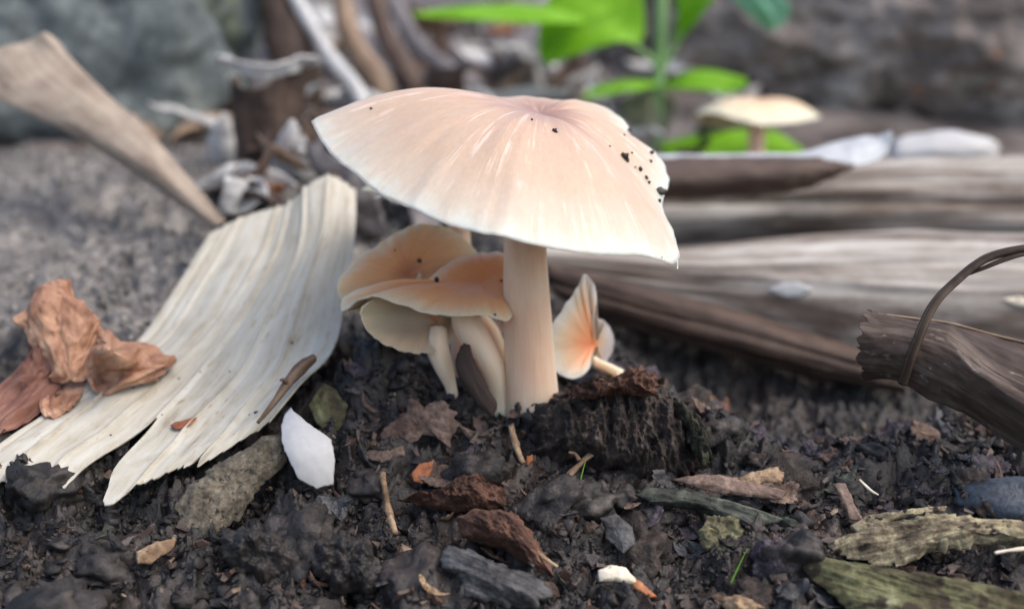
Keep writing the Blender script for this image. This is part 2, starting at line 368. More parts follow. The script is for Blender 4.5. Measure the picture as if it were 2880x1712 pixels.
M['litter_brown'] = leaf_mat('brown dry leaf', [(66, 52, 46), (98, 82, 74), (132, 114, 102)], (9, 0.6, 1))
M['litter_tan'] = leaf_mat('tan dry leaf', [(120, 98, 82), (156, 134, 114), (188, 168, 150)], (9, 0.6, 1))
M['litter_orange'] = leaf_mat('orange dry leaf', [(126, 78, 48), (160, 108, 66), (186, 136, 92)], (9, 0.6, 1))
M['strip'] = leaf_mat('pale fibre strip', [(146, 137, 119), (181, 175, 160), (195, 192, 180), (205, 204, 196)], (2.2, 0.35, 1), 0.75, 0.1, spot=((150, 130, 102), 0.61), bstr=0.3)
M['crumple'] = leaf_mat('orange brown dead leaf', [(104, 70, 54), (160, 118, 94), (188, 148, 122), (208, 176, 152)], (3, 2.4, 1), 0.5, 0.2, bstr=0.5)
M['crumple_red'] = leaf_mat('red brown dead leaf', [(82, 52, 46), (122, 84, 72), (150, 112, 96)], (12, 0.8, 1), 0.55, 0.15, bstr=0.8)
M['sheath'] = leaf_mat('dry grey sheath', [(62, 51, 44), (104, 92, 83), (168, 162, 154), (206, 204, 199)], (2.4, 0.10, 1), 0.75, 0.0, blot=(0.7, 0.2, 1), bstr=0.35)
M['husk_dark'] = leaf_mat('dark brown sheath', [(42, 33, 29), (70, 57, 50), (96, 80, 70)], (8, 0.2, 8), 0.7, 0.0, bstr=0.8)
M['roll'] = leaf_mat('brown rolled leaf', [(66, 54, 49), (88, 74, 67), (108, 92, 84)], (12, 0.4, 1), 0.7, 0.1)
M['flap'] = leaf_mat('blue grey leaf back', [(160, 164, 168), (186, 190, 193), (206, 208, 208)], (8, 0.6, 1), 0.7, 0.1)
M['bark_curl'] = leaf_mat('curled bark', [(46, 37, 32), (82, 69, 61), (124, 112, 103)], (7, 0.35, 1), 0.65, 0.1, spot=((150, 141, 133), 0.60), bstr=0.25)
M['left_leaf'] = leaf_mat('taupe dry leaf', [(116, 100, 88), (160, 146, 132), (188, 176, 160)], (14, 0.3, 1), 0.65, 0.15)
M['green'] = leaf_mat('fresh green leaf', [(122, 178, 30), (142, 200, 44), (162, 214, 70)], (6, 1, 1), 0.4, 0.5, bstr=0.15)
M['green_pale'] = leaf_mat('glossy pale green leaf', [(120, 178, 140), (138, 194, 158), (156, 208, 176)], (6, 1, 1), 0.35, 0.3, bstr=0.15)
M['olive'] = leaf_mat('faded olive leaf', [(104, 108, 84), (128, 130, 106), (150, 150, 126)], (6, 1, 1), 0.6, 0.3, bstr=0.2)
M['green_stem'] = leaf_mat('green stem', [(104, 150, 90), (140, 180, 120), (170, 200, 150)], (10, 0.4, 10), 0.5, 0.1, bstr=0.2)
M['grass'] = leaf_mat('grass blade', [(70, 120, 30), (96, 150, 44)], (10, 1, 1), 0.5, 0.3, bstr=0.1)
M['tendril'] = leaf_mat('dry tendril', [(34, 27, 22), (64, 52, 44), (112, 98, 84)], (26, 0.3, 26), 0.6, 0.0, bstr=1.0)
M['twig'] = leaf_mat('twig bark', [(60, 48, 40), (100, 82, 68), (142, 122, 104)], (18, 0.6, 18), 0.8, 0.0, bstr=0.9)
M['drip'], _t, _b = newmat('water drip'); _b.inputs['Base Color'].default_value = (0.95, 0.95, 0.97, 1); _b.inputs['Roughness'].default_value = 0.15; _b.inputs['Subsurface Weight'].default_value = 0.4; _b.inputs['Subsurface Scale'].default_value = 0.001

# ground material: dark humus, paler grey bark dust where the left bank is, brown litter soil far back
def ground_mat():
    m, t, b = newmat('humus')
    v = coords(t, 'obj', (1, 1, 1))
    a = noise(t, v, 110, 9, 0.68, 0.3); f = noise(t, v, 900, 5, 0.6); big = noise(t, v, 28, 4, 0.55)
    dark = ramp(t, a, [(0.34, lin((10, 10, 11))), (0.5, lin((26, 24, 24))), (0.62, lin((52, 46, 43))), (0.75, lin((92, 84, 80)))])
    dark = mix(t, ramp(t, big, [(0.5, (0, 0, 0)), (0.62, (0.4, 0.4, 0.4))]), dark, lin((58, 46, 41)))
    grey = ramp(t, a, [(0.3, lin((62, 60, 60))), (0.5, lin((106, 103, 101))), (0.62, lin((134, 130, 126))), (0.75, lin((160, 155, 150)))])
    at = t.nodes.new('ShaderNodeAttribute'); at.attribute_name = 'grey'
    c = mix(t, at.outputs['Fac'], dark, grey)
    at2 = t.nodes.new('ShaderNodeAttribute'); at2.attribute_name = 'far'
    far = ramp(t, big, [(0.35, lin((66, 58, 54))), (0.6, lin((120, 112, 108)))])
    c = mix(t, at2.outputs['Fac'], c, far)
    c = mix(t, 1.0, c, ramp(t, f, [(0.3, (0.6, 0.6, 0.6)), (0.7, (1.35, 1.35, 1.35))]), 'MULTIPLY')
    t.links.new(c, b.inputs['Base Color']); b.inputs['Roughness'].default_value = 0.52; b.inputs['Specular IOR Level'].default_value = 0.5
    bump(t, b, mix(t, 0.5, a, f), 0.9, 0.0008)
    return m
M['ground'] = ground_mat()

# ------------------------------------------------------------------ the setting: ground
def axis(a, b, step, lo, hi, grow=1.07):
    c = list(np.arange(a, b, step)); s = step
    while c[-1] < hi: s *= grow; c.append(c[-1] + s)
    s = step; L = []
    p = a
    while p > lo: s *= grow; p -= s; L.append(p)
    return np.array(L[::-1] + c)
gx = axis(-8.5, 8.5, 0.042, -400, 400); gy = axis(-5.0, 6.0, 0.042, -60, 500)
GX, GY = np.meshgrid(gx, gy)
GZ = g0(GX, GY)
Q = np.stack([GX, GY, GZ], -1)
near = (1 - sst(9, 16, np.abs(GX))) * (1 - sst(9, 20, GY))
amp = 0.25 + 0.75 * near
Qs = Q * (0.8, 1.25, 1.0)
tn = fbm(Qs * 0.85 + 31 + 0.25 * fbm(Q * 2.2, 2)[..., None], 4) * 3.2
terr = (np.floor(tn) + sst(0.55, 0.8, tn - np.floor(tn))) / 3.2
GZ2 = GZ + 0.28 * fbm(Q * 0.7, 3) + amp * (0.40 * terr + 0.13 * ridged(Q * 2.1 + 5, 3) - 0.17 + 0.13 * fbm(Q * 4.3 + 3, 5))
wx = 0.11 * fbm(Q * 2.6 + 40, 4) * near; wy = 0.11 * fbm(Q * 2.6 + 80, 4) * near
Q = np.stack([GX + wx, GY + wy, GZ2], -1)
greyA = sst(2.2, 4.2, -GX + 0.6 * fbm(np.stack([GX, GY, GX * 0], -1) * 0.8, 3)) * sst(2.2, 3.8, GY + 0.8 * fbm(np.stack([GX, GY, GX * 0 + 9], -1) * 0.8, 3)) * (1 - sst(13, 18, GY))
farA = sst(9, 16, GY) * (1 - greyA)
gnd = mk('ground', Q.reshape(-1, 3), quads(len(gy), len(gx)), M['ground'], attrs={'grey': greyA.ravel(), 'far': farA.ravel()}, loc=(0, 0, 0))
tag(gnd, kind='structure')
gbvh = BVHTree.FromPolygons([Vector(v) for v in Q.reshape(-1, 3)], [tuple(f) for f in quads(len(gy), len(gx)).tolist()])
def GH(x, y):
    h = gbvh.ray_cast(Vector((x, y, 80)), Vector((0, 0, -1))); return h[0].z if h[0] is not None else float(g0(x, y))

# ------------------------------------------------------------------ mushrooms
def cap(root, rim, apex, up, bulge=0.4, p=1.3, thick=0.25, ngill=90, mat=None, dent=0.0, nth=220, nr=44, gdepth=0.09, rimnoise=0.012, wave=0.03, seed=0.0, px=True, ruff=0.0, back=None, dw=0.18):
    R = np.array([P(*c) if px else c for c in rim]); a = P(*apex) if px else np.array(apex, float)
    R = catmull(R, nth, closed=True); up = np.array(up, float); up /= np.linalg.norm(up)
    th = np.linspace(0, 2 * np.pi, nth, endpoint=False)
    R = R + (R - a) / np.linalg.norm(R - a, axis=1)[:, None] * (rimnoise * fbm(np.stack([np.cos(th) * 9, np.sin(th) * 9, th * 0 + seed], -1), 4))[:, None]
    t = np.linspace(0, 1, nr + 1)[1:] ** 0.9
    ring = np.stack([np.cos(th), np.sin(th)], -1)
    W = wave * fbm(np.stack([ring[None, :, 0] * 1.9 + 0 * t[:, None], ring[None, :, 1] * 1.9 + 0 * t[:, None], t[:, None] * 0.9 + seed + 0 * th[None]], -1), 3) * (t * t * (1.2 - t) * 4)[:, None]
    W = W + ruff * fbm(np.stack([ring[None, :, 0] * 5 + 0 * t[:, None], ring[None, :, 1] * 5 + 0 * t[:, None], t[:, None] * 0.8 + seed + 5 + 0 * th[None]], -1), 3) * (t ** 1.5)[:, None]
    dirn = (R - a) / np.linalg.norm(R - a, axis=1)[:, None]
    kb = bulge if back is None else back + (bulge - back) * sst(-0.9, 0.9, -dirn[:, 1] + 0.12 * np.abs(dirn[:, 0]))
    b = (np.sin(np.pi * t ** p))[:, None] * (kb + 0 * th)[None, :] - dent * np.exp(-(t / dw) ** 2)[:, None]
    T = a + (R - a)[None] * t[:, None, None] + up * (b + W)[..., None]
    h = (0.035 + thick * (1 - t ** 2.2) ** 1.0)[:, None, None]
    h[-1] = 0.02
    B = T - up * h
    B[-1] = B[-1] - (R - a) * 0.004
    ct = a - up * dent; cb = ct - up * (thick + 0.03)
    V = np.concatenate([T.reshape(-1, 3), B.reshape(-1, 3), [ct, cb]]); m = nr * nth; k = np.arange(nth); k2 = (k + 1) % nth
    lt = (nr - 1) * nth
    F = [np.concatenate([quads(nr, nth, wrap=True, flip=True), quads(nr, nth, wrap=True, off=m), np.stack([lt + k, lt + k2, m + lt + k2, m + lt + k], -1)[:, ::-1]]),
         np.concatenate([np.stack([k, k2, np.full(nth, 2 * m)], -1), np.stack([m + k2, m + k, np.full(nth, 2 * m + 1)], -1)])]
    # orientation: the triangle fan at the top must face along up
    e = np.cross(T[0, 1] - ct, T[0, 0] - ct)
    if np.dot(np.cross(T[0, 0] - ct, T[0, nth // 4] - ct), up) < 0: F = [f[:, ::-1] for f in F]
    pc = np.stack([np.cos(th)[None] + 0 * t[:, None], np.sin(th)[None] + 0 * t[:, None], t[:, None] + 0 * th[None]], -1).reshape(-1, 3)
    o = mk('cap', V, F, mat, root, True, {'pc': np.concatenate([pc, pc, [[0, 0, 0], [0, 0, 0]]])})
    # gills: wedge-shaped blades radiating below the cap
    ts = np.arange(3, nr - 1, 3); VV, FF = [], []; base = 0
    for g in range(ngill):
        q = g / ngill * nth; j = int(q) % nth; j2 = (j + 1) % nth; f = q - int(q)
        long = g % 2 == 0; tt = ts if long else ts[len(ts) // 3:]
        c = B[tt, j] * (1 - f) + B[tt, j2] * f
        side = (B[tt, j2] - B[tt, j - 1]); side /= np.linalg.norm(side, axis=1)[:, None] + 1e-9
        tv = t[tt]; arc = np.linalg.norm(c - cb, axis=1)
        wd = np.minimum(0.30 * 2 * np.pi * arc / ngill, 0.022)[:, None]
        dp = (gdepth * np.sin(np.pi * np.clip(tv, 0, 1) ** 0.8) ** 0.6 * (1 if long else 0.75))[:, None]
        l, r, d = c + side * wd + up * 0.006, c - side * wd + up * 0.006, c - up * dp
        n = len(tt); VV.append(np.concatenate([l, d, r])); i = np.arange(n - 1)
        FF.append(np.concatenate([np.stack([i, i + 1, n + i + 1, n + i], -1), np.stack([n + i, n + i + 1, 2 * n + i + 1, 2 * n + i], -1)]) + base); base += 3 * n
    VV = np.concatenate(VV)
    gi = mk('gills', VV, np.concatenate(FF), M['gill'], o, True, {'pc': VV * 1.0}); gi['kind'] = 'stuff'
    return o, a
def stem(root, pts, rad, mat, nl=70, nseg=40, rough=0.012, seed=0, **kw):
    def dd(th, s, R): return rough * fbm(np.stack([np.cos(th) * 3, np.sin(th) * 3, s * 0.5 + seed], -1), 3) + 0.006 * fbm(np.stack([np.cos(th) * 14, np.sin(th) * 14, s * 1.2 + seed], -1), 2)
    return tube('stem', pts, rad, mat, root, nseg, nl, dd, up=(0, 1, 0.1), **kw)
def s2d(x, y, Y): return (x / K, y / K, Y)
GR = 'mushrooms of the clump'
m1 = thing('mushroom', 'largest mushroom with broad pinkish white cap and thick upright stem', 'mushroom', P(1295, 990, 0), GR)
rim1 = [s2d(*c) for c in ((877, 337, 0.0), (923, 421, -0.9), (1015, 508, -1.7), (1108, 565, -2.2), (1258, 629, -2.7), (1419, 669, -2.9), (1616, 707, -2.7), (1800, 724, -2.1), (1906, 741, -1.4), (1893, 646, -0.4), (1864, 580, 0.2), (1882, 508, 0.8), (1850, 434, 1.4), (1784, 402, 1.8), (1764, 346, 2.2), (1700, 312, 2.7), (1600, 298, 3.0), (1450, 290, 3.2), (1250, 288, 3.0), (1080, 292, 2.2), (950, 316, 1.1))]
c1, _ = cap(m1, rim1, s2d(1520, 305, 0.75), (0.0, -0.35, 1.0), 0.52, 0.95, 0.32, 150, M['cap_big'], 0.10, nth=320, nr=60, wave=0.09, ruff=0.035, back=0.17, dw=0.22, seed=2.0, rimnoise=0.02)
stem(m1, [s2d(1500, 1165, 0.0), s2d(1497, 1130, 0.0), s2d(1490, 1010, 0.0), s2d(1482, 850, 0.02), s2d(1476, 690, 0.1), s2d(1476, 540, 0.35), s2d(1488, 385, 0.7)], [0.50, 0.455, 0.42, 0.39, 0.355, 0.36, 0.42], M['stem'], rough=0.02)
for q, (x, y, dx, L) in enumerate(((1614, 628, 0, 0.07), (1650, 640, 1, 0.13))):
    p = P(x, y, -1.75 if q == 0 else -1.42); p = p + np.array((0, 0, 0.03))
    o = tube('water_drip', [p, p + np.array((0.01, 0, -L * 0.5)), p + np.array((0.005, 0, -L))], [0.014, 0.010, 0.016], M['drip'], nseg=8, nl=10, px=False, up=(0, 1, 0))
    tag(o, ('short' if q == 0 else 'longer') + ' white water thread hanging from the rim of the largest cap', 'drip')

m2 = thing('mushroom', 'orange cap with dark centre seen behind the saddle shaped cap', 'mushroom', P(1205, 960, 0.9), GR)
c2, _ = cap(m2, [(822, 706, 0.3), (872, 632, 0.9), (960, 571, 1.4), (1050, 545, 1.7), (1140, 588, 1.8), (1190, 680, 1.4), (1150, 780, 0.9), (1010, 800, 0.6), (885, 770, 0.3)], (990, 662, 0.95), (-0.15, -0.75, 0.65), 0.10, 1.2, 0.12, 90, M['cap_orange'], 0.06, seed=5.0, wave=0.06, ruff=0.03)
stem(m2, [(1215, 980, 1.1), (1220, 900, 1.1), (1190, 800, 1.25), (1090, 720, 1.2), (1010, 680, 1.05)], [0.17, 0.16, 0.15, 0.15, 0.16], M['stem'])
m3 = thing('mushroom', 'mushroom mostly hidden below the largest cap, orange stem and yellowish rim showing', 'mushroom', P(1125, 945, 1.9), GR)
cap(m3, [(880, 462, 3.0), (940, 472, 2.7), (1040, 500, 2.5), (1140, 515, 2.6), (1220, 508, 3.2), (1180, 480, 3.9), (1050, 455, 4.1), (930, 450, 3.6)], (1085, 452, 3.2), (0, -0.05, 1), 0.12, 1.2, 0.15, 60, M['cap_far'], 0.0, seed=8.0, nth=120, nr=24)
stem(m3, [(1130, 1000, 1.5), (1126, 900, 1.6), (1122, 760, 2.1), (1120, 600, 2.8), (1112, 480, 3.15)], [0.2, 0.2, 0.2, 0.21, 0.22], M['stem'])
m4 = thing('mushroom', 'saddle shaped orange cap with white edge leaning on the thick stem', 'mushroom', P(1215, 985, 0.25), GR)
c4, _ = cap(m4, [(1242, 778, -0.45), (1185, 768, -0.65), (1120, 770, -0.75), (1040, 761, -0.75), (965, 738, -0.65), (905, 722, -0.5), (862, 735, -0.4), (834, 757, -0.3), (836, 728, -0.1), (880, 706, 0.1), (960, 712, 0.25), (1015, 702, 0.45), (1062, 664, 0.8), (1120, 627, 1.1), (1190, 615, 1.25), (1255, 630, 1.15), (1275, 690, 0.62)], (1170, 688, 0.35), (0.05, -0.5, 0.85), 0.13, 1.4, 0.12, 90, M['cap_saddle'], 0.0, seed=11.0, wave=0.04, ruff=0.035)
stem(m4, [(1222, 1010, 0.0), (1218, 960, 0.0), (1202, 900, -0.02), (1172, 845, 0.0), (1140, 790, 0.1), (1135, 735, 0.25)], [0.17, 0.17, 0.205, 0.235, 0.25, 0.25], M['stem_pale'])
m5 = thing('mushroom', 'small mushroom with pale round gills facing out under the saddle cap', 'mushroom', P(1100, 950, 0.1), GR)
cap(m5, [(884, 745, -0.42), (884, 785, -0.5), (905, 817, -0.5), (945, 842, -0.45), (990, 857, -0.35), (1035, 859, -0.2), (1078, 846, 0.0), (1108, 822, 0.15), (1130, 785, 0.25), (1100, 750, 0.25), (1020, 735, 0.05), (940, 726, -0.2)], (1066, 790, 0.3), (-0.35, 0.85, 0.45), 0.18, 1.0, 0.06, 84, M['cap_orange'], 0.0, seed=14.0, wave=0.03, ruff=0.03, gdepth=0.085)
stem(m5, [(1104, 975, 0.05), (1098, 940, 0.05), (1080, 890, 0.05), (1066, 845, 0.1), (1066, 800, 0.25)], [0.10, 0.10, 0.16, 0.19, 0.17], M['stem_pale'])
m6 = thing('mushroom', 'small folded mushroom with upright white lobe and rusty centre beside the thick stem', 'mushroom', P(1500, 925, 0.8), GR)
c6, _ = cap(m6, [(1424, 668, 1.0), (1446, 690, 1.25), (1453, 730, 1.25), (1449, 770, 1.2), (1475, 783, 1.6), (1496, 822, 1.8), (1490, 862, 1.7), (1468, 894, 1.4), (1444, 884, 1.0), (1428, 908, 0.75), (1396, 923, 0.6), (1360, 908, 0.5), (1338, 850, 0.5), (1348, 790, 0.6), (1378, 742, 0.8), (1404, 704, 0.95)], (1447, 838, 1.2), (-0.5, -0.8, 0.25), 0.06, 1.3, 0.08, 70, M['cap_side'], 0.03, seed=20.0, wave=0.05, ruff=0.025)
stem(m6, [(1436, 868, 1.22), (1452, 884, 1.1), (1480, 896, 0.95), (1512, 912, 0.8)], [0.09, 0.095, 0.095, 0.10], M['stem_pale'], nl=30)
m7 = thing('mushroom', 'lone tan mushroom growing far behind the curled sheaths beside green leaves', 'mushroom', (P(1840, 372, 17.2) * (1, 1, 0) + (0, 0, 1.4)))
cap(m7, [(1688, 282, 17.3), (1735, 276, 16.2), (1790, 288, 15.7), (1850, 304, 15.5), (1925, 300, 15.8), (1998, 286, 17.0), (1965, 282, 18.4), (1850, 290, 19.2), (1770, 303, 19.0), (1712, 297, 18.2)], (1850, 240, 17.2), (0, 0, 1), 0.22, 1.0, 0.3, 70, M['cap_far'], 0.0, seed=23.0, nth=140, nr=26)
b7 = np.array(m7.location) / S
stem(m7, [tuple(b7 - (0, 0, 0.3)), tuple(P(1842, 380, 17.2)), tuple(P(1846, 310, 17.2)), tuple(P(1850, 255, 17.2))], [0.33, 0.26, 0.27, 0.3], M['stem'], px=False)

# soil crumbs sticking to the caps
def bvh_of(o):
    me = o.data; mw = np.array(o.parent.location) / S if o.parent else np.array(o.location) / S
    return BVHTree.FromPolygons([Vector(np.array(v.co) / S + mw) for v in me.vertices], [tuple(p.vertices) for p in me.polygons])
def ico(sub=2):
    import bmesh
    bm = bmesh.new(); bmesh.ops.create_icosphere(bm, subdivisions=sub, radius=1.0)
    V = np.array([v.co[:] for v in bm.verts]); F = np.array([[v.index for v in f.verts] for f in bm.faces]); bm.free(); return V, F
I1, I2, I3, I4 = ico(1), ico(2), ico(3), ico(4)
I5 = ico(6)
def lump(name, c, r, mat, amp=0.25, freq=1.2, seed=0.0, src=None, rot=None, parent=None, smooth=True, octv=4):
    V, F = src or I3; r = np.array(r, float) * np.ones(3)
    d = 1 + amp * fbm(V * freq + seed, octv)
    W = V * d[:, None] * r
    if rot is not None: W = W @ np.array(Euler(rot).to_matrix()).T
    return mk(name, W + np.array(c), F, mat, parent, smooth)
for o, L, lab in ((c1, ((1520, 383, .085), (1528, 392, .045), (1608, 468, .085), (1587, 373, .045), (1586, 394, .035), (1560, 413, .045), (1575, 433, .035), (1532, 318, .04), (1521, 330, .022), (1486, 357, .022), (1540, 373, .025), (1352, 321, .05), (1296, 293, .022), (905, 265, .025), (1607, 490, .035), (1548, 408, .02), (1582, 445, .03)), 'dark soil crumb stuck on top of the largest cap'),
                  (c2, ((1022, 636, .045), (962, 610, .02)), 'dark soil crumb on the orange cap with dark centre'),
                  (c4, ((1064, 683, .055), (1222, 685, .025), (1207, 767, .022)), 'dark soil crumb on the saddle shaped orange cap')):
    bv = bvh_of(o)
    for i, (x, y, r) in enumerate(L):
        d = ray(x, y); h = bv.ray_cast(Vector(CAM), Vector(d).normalized())
        if h[0] is None: continue
        e = lump('soil_crumb', np.array(h[0]) + np.array(h[1]) * r * 0.25, (r, r * 0.8, r * 0.7), M['soil_lump'], 0.55, 1.6, i * 3.7 + x, I2, (i, x, y))
        tag(e, lab, 'soil crumb', 'soil crumbs on the caps')

# ------------------------------------------------------------------ pale fibre strip, dead leaf and shard on the left
def strip_len(U):
    l = 0.93 + 0.03 * fbm(np.stack([U * 9, U * 0 + 3, U * 0], -1), 3) + 0.022 * fbm(np.stack([U * 45, U * 0, U * 0], -1), 4)
    l = l - 0.27 * np.exp(-((U - 0.47) / 0.035) ** 2) - 0.10 * np.exp(-((U - 0.80) / 0.012) ** 2) + 0.07 * np.exp(-((U - 0.56) / 0.045) ** 2) - 0.10 * sst(0.84, 1.0, U)
    return np.clip(l, 0.1, 1)
def strip_disp(U, V):
    d = 0
    for c, a in ((0.05, .03), (0.17, -.05), (0.36, -.045), (0.47, -.06), (0.63, -.075), (0.80, -.06), (0.93, -.03)):
        d = d + a * np.exp(-((U - c - 0.015 * np.sin(V * 5 + c * 20)) / 0.011) ** 2)
    d = d + 0.03 * np.sin(U * 2 * np.pi * 2.2 + 1) + 0.003 * fbm(np.stack([U * 30, V * 2.5, U * 0], -1), 3) + 0.05 * fbm(np.stack([U * 5, V * 4, U * 0 + 4], -1), 3)
    return d
strip = sheet('fibre_strip', [
    [(512, 568, 4.6), (600, 530, 4.9), (690, 505, 5.0), (738, 470, 4.9), (800, 432, 5.1), (868, 462, 5.4)],
    [(430, 700, 3.4), (525, 672, 3.5), (640, 640, 3.5), (722, 605, 3.4), (790, 575, 3.5), (866, 560, 3.8)],
    [(335, 830, 2.2), (440, 810, 2.2), (550, 790, 2.1), (650, 760, 2.0), (740, 735, 2.0), (845, 715, 2.2)],
    [(190, 950, 1.0), (310, 930, 0.8), (440, 920, 0.6), (570, 910, 0.5), (690, 890, 0.5), (815, 845, 0.8)],
    [(40, 1050, 0.0), (180, 1035, -0.3), (320, 1035, -0.5), (450, 1040, -0.7), (590, 1010, -0.7), (740, 930, -0.4)],
    [(-80, 1150, -0.8), (60, 1130, -1.1), (190, 1130, -1.3), (370, 1135, -1.5), (520, 1090, -1.5), (655, 1030, -1.1)],
    [(-170, 1240, -1.4), (-10, 1215, -1.7), (140, 1215, -1.9), (290, 1230, -2.1), (440, 1165, -2.0), (580, 1115, -1.6)]],
    200, 230, M['strip'], None, 0.035, strip_disp, strip_len, seed=1, clear=0.28)
tag(strip, 'large pale ribbed dry fibre strip with torn lower end on the soil', 'dry leaf')
tw = thing('twig', 'short brown twig lying along the right edge of the pale strip', 'twig', P(690, 990, -1.0))
tws = tube('stalk', [(765, 872, -0.2), (735, 895, -0.45), (700, 935, -0.75), (665, 985, -1.1), (628, 1030, -1.35)], [0.07, 0.10, 0.08, 0.05, 0.03], M['twig'], tw, 14, 60, lambda t, s, R: 0.25 * R * fbm(np.stack([np.cos(t) * 2, np.sin(t) * 2, s * 1.5], -1), 4), up=(0, 1, 0))
tube('snag', [(700, 935, -0.78), (690, 925, -0.92), (683, 926, -0.98)], [0.04, 0.03, 0.015], M['twig'], tws, 8, 12, up=(0, 1, 0))
sb = bvh_of(strip)
def on(bv, x, y, up=0.0):
    d = Vector(ray(x, y)).normalized(); h = bv.ray_cast(Vector(CAM), d); n = np.array(h[1]) * (-1 if h[1].dot(d) > 0 else 1); return np.array(h[0]) + n * up, n
p, n = on(sb, 450, 1034, 0.03)
if np.dot(n, CAM - p) < 0: n = -n
V, F = slab_mesh([onplane(x, y, p, n) for x, y in ((416, 1040), (430, 1030), (460, 1022), (484, 1020), (470, 1036), (448, 1047), (422, 1048))], n, 0.03, 0.01, 40, 5, jit=0.01, bend=0.02)
tag(mk('petal', V, F, M['orangechip']), 'small orange petal lying on the pale fibre strip', 'petal')
for i, (x, y, r) in enumerate(((625, 1005, .04), (712, 835, .03), (325, 945, .02), (270, 1060, .02), (560, 905, .02), (608, 1010, .015), (395, 1010, .015), (690, 930, .02))):
    h = sb.ray_cast(Vector(CAM), Vector(ray(x, y)).normalized())
    if h[0] is not None: tag(lump('soil_crumb', np.array(h[0]), (r, r, r * .7), M['soil_lump'], 0.5, 1.5, i, I2), 'tiny dark soil crumb on the pale fibre strip', 'soil crumb', 'soil crumbs on the strip')

dl = thing('dead_leaf', 'crumpled orange brown dead leaf lying on the pale strip', 'dead leaf', P(200, 990, 0.3))
def facet(U, V, n, m, seed):
    H = np.random.default_rng(seed).normal(size=(n + 2, m + 2)); x = U * n; y = V * m
    i = np.minimum(x.astype(int), n - 1); j = np.minimum(y.astype(int), m - 1); fx, fy = x - i, y - j
    h00, h10, h01, h11 = H[i, j], H[i + 1, j], H[i, j + 1], H[i + 1, j + 1]
    return np.where(fx + fy < 1, h00 + (h10 - h00) * fx + (h01 - h00) * fy, h11 + (h01 - h11) * (1 - fx) + (h10 - h11) * (1 - fy))
wob = lambda U, V, k: (np.clip(U + 0.07 * fbm(np.stack([U * 3, V * 3, U * 0 + k], -1), 3), 0, 1), np.clip(V + 0.07 * fbm(np.stack([U * 3, V * 3, U * 0 + k + 5], -1), 3), 0, 1))
cr = lambda U, V: 0.065 * facet(*wob(U, V, 1), 5, 7, 3) + 0.016 * facet(*wob(U, V, 2), 15, 20, 4) + 0.008 * ridged(np.stack([U * 12, V * 8, U * 0], -1), 2)
cr2 = lambda U, V: 0.07 * facet(*wob(U, V, 3), 5, 6, 9) + 0.014 * facet(*wob(U, V, 4), 12, 14, 6) + 0.006 * ridged(np.stack([U * 9, V * 9, U * 0], -1), 2)
edge_ = lambda k: (lambda U: 0.96 + 0.06 * fbm(np.stack([U * 5, U * 0, U * 0 + k], -1), 4))
sheet('fold', [[(40, 765, 0.7), (70, 705, 0.75), (130, 690, 0.8), (165, 715, 0.9)],
               [(55, 800, 0.5), (95, 755, 0.4), (165, 725, 0.6), (235, 765, 0.8)],
               [(85, 850, 0.35), (135, 820, 0.2), (200, 800, 0.45), (245, 785, 0.7)],
               [(125, 905, 0.2), (165, 895, 0.05), (215, 865, 0.3), (250, 825, 0.6)],
               [(135, 935, 0.1), (175, 940, -0.05), (225, 925, 0.2), (255, 880, 0.5)]], 90, 110, M['crumple'], dl, 0.012, cr, edge_(2), seed=3)
sheet('fold', [[(235, 790, 0.9), (225, 830, 0.6), (215, 880, 0.2), (215, 925, 0.1)],
               [(280, 810, 0.8), (265, 850, -0.95), (245, 900, 0.1), (235, 955, 0.1)],
               [(340, 840, 0.7), (325, 875, 0.1), (310, 915, -0.1), (265, 968, -0.1)],
               [(395, 860, 0.7), (385, 885, 0.2), (365, 915, 0.1), (330, 942, 0.1)],
               [(425, 893, 0.7), (420, 898, 0.4), (405, 908, 0.3), (390, 920, 0.2)]], 90, 100, M['crumple'], dl, 0.012, cr2, edge_(4), seed=4, clear=0.3)
sheet('blade', [[(85, 830, 0.6), (110, 850, 0.3), (135, 890, 0.3), (165, 920, 0.4)],
               [(50, 880, 0.3), (85, 905, 0.1), (115, 935, 0.1), (140, 955, 0.3)],
               [(-10, 940, 0.1), (30, 960, -0.1), (60, 990, -0.1), (85, 1010, 0.1)],
               [(-80, 1000, -0.1), (-40, 1020, -0.2), (-10, 1050, -0.2), (10, 1060, -0.1)]], 80, 90, M['crumple_red'], dl, 0.012, lambda U, V: 0.06 * facet(*wob(U, V, 7), 7, 4, 12) + 0.02 * facet(*wob(U, V, 8), 16, 8, 13), seed=5, clear=0.3)
sheet('blade', [[(95, 960, 0.4), (150, 930, 0.6), (210, 925, 0.4)], [(100, 1005, 0.3), (140, 985, 0.3), (200, 960, 0.3)], [(130, 1022, 0.2), (160, 1005, 0.2), (185, 985, 0.2)]], 40, 40, M['crumple'], dl, 0.02, lambda U, V: 0.05 * fbm(np.stack([U * 5, V * 5, U * 0 + 7], -1), 4), seed=6, clear=0.3)

sh = slab('shell_fragment', ((705, 968), (712, 985), (730, 1005), (748, 1026), (782, 1048), (808, 1066), (813, 1090), (817, 1112), (812, 1168), (790, 1172), (770, 1180), (725, 1160), (703, 1120), (686, 1075), (684, 1030), (692, 990)), M['shell'],
     'white curved shell fragment standing in the dark soil beside the pale strip', 'shell fragment', thick=0.07, amp=0.008, lift=0.0, Y=G(770, 1175)[1] - 0.12, n=(0.1, -0.75, 0.6), jit=0.015, bend=-0.16, nth=120, nr=16)

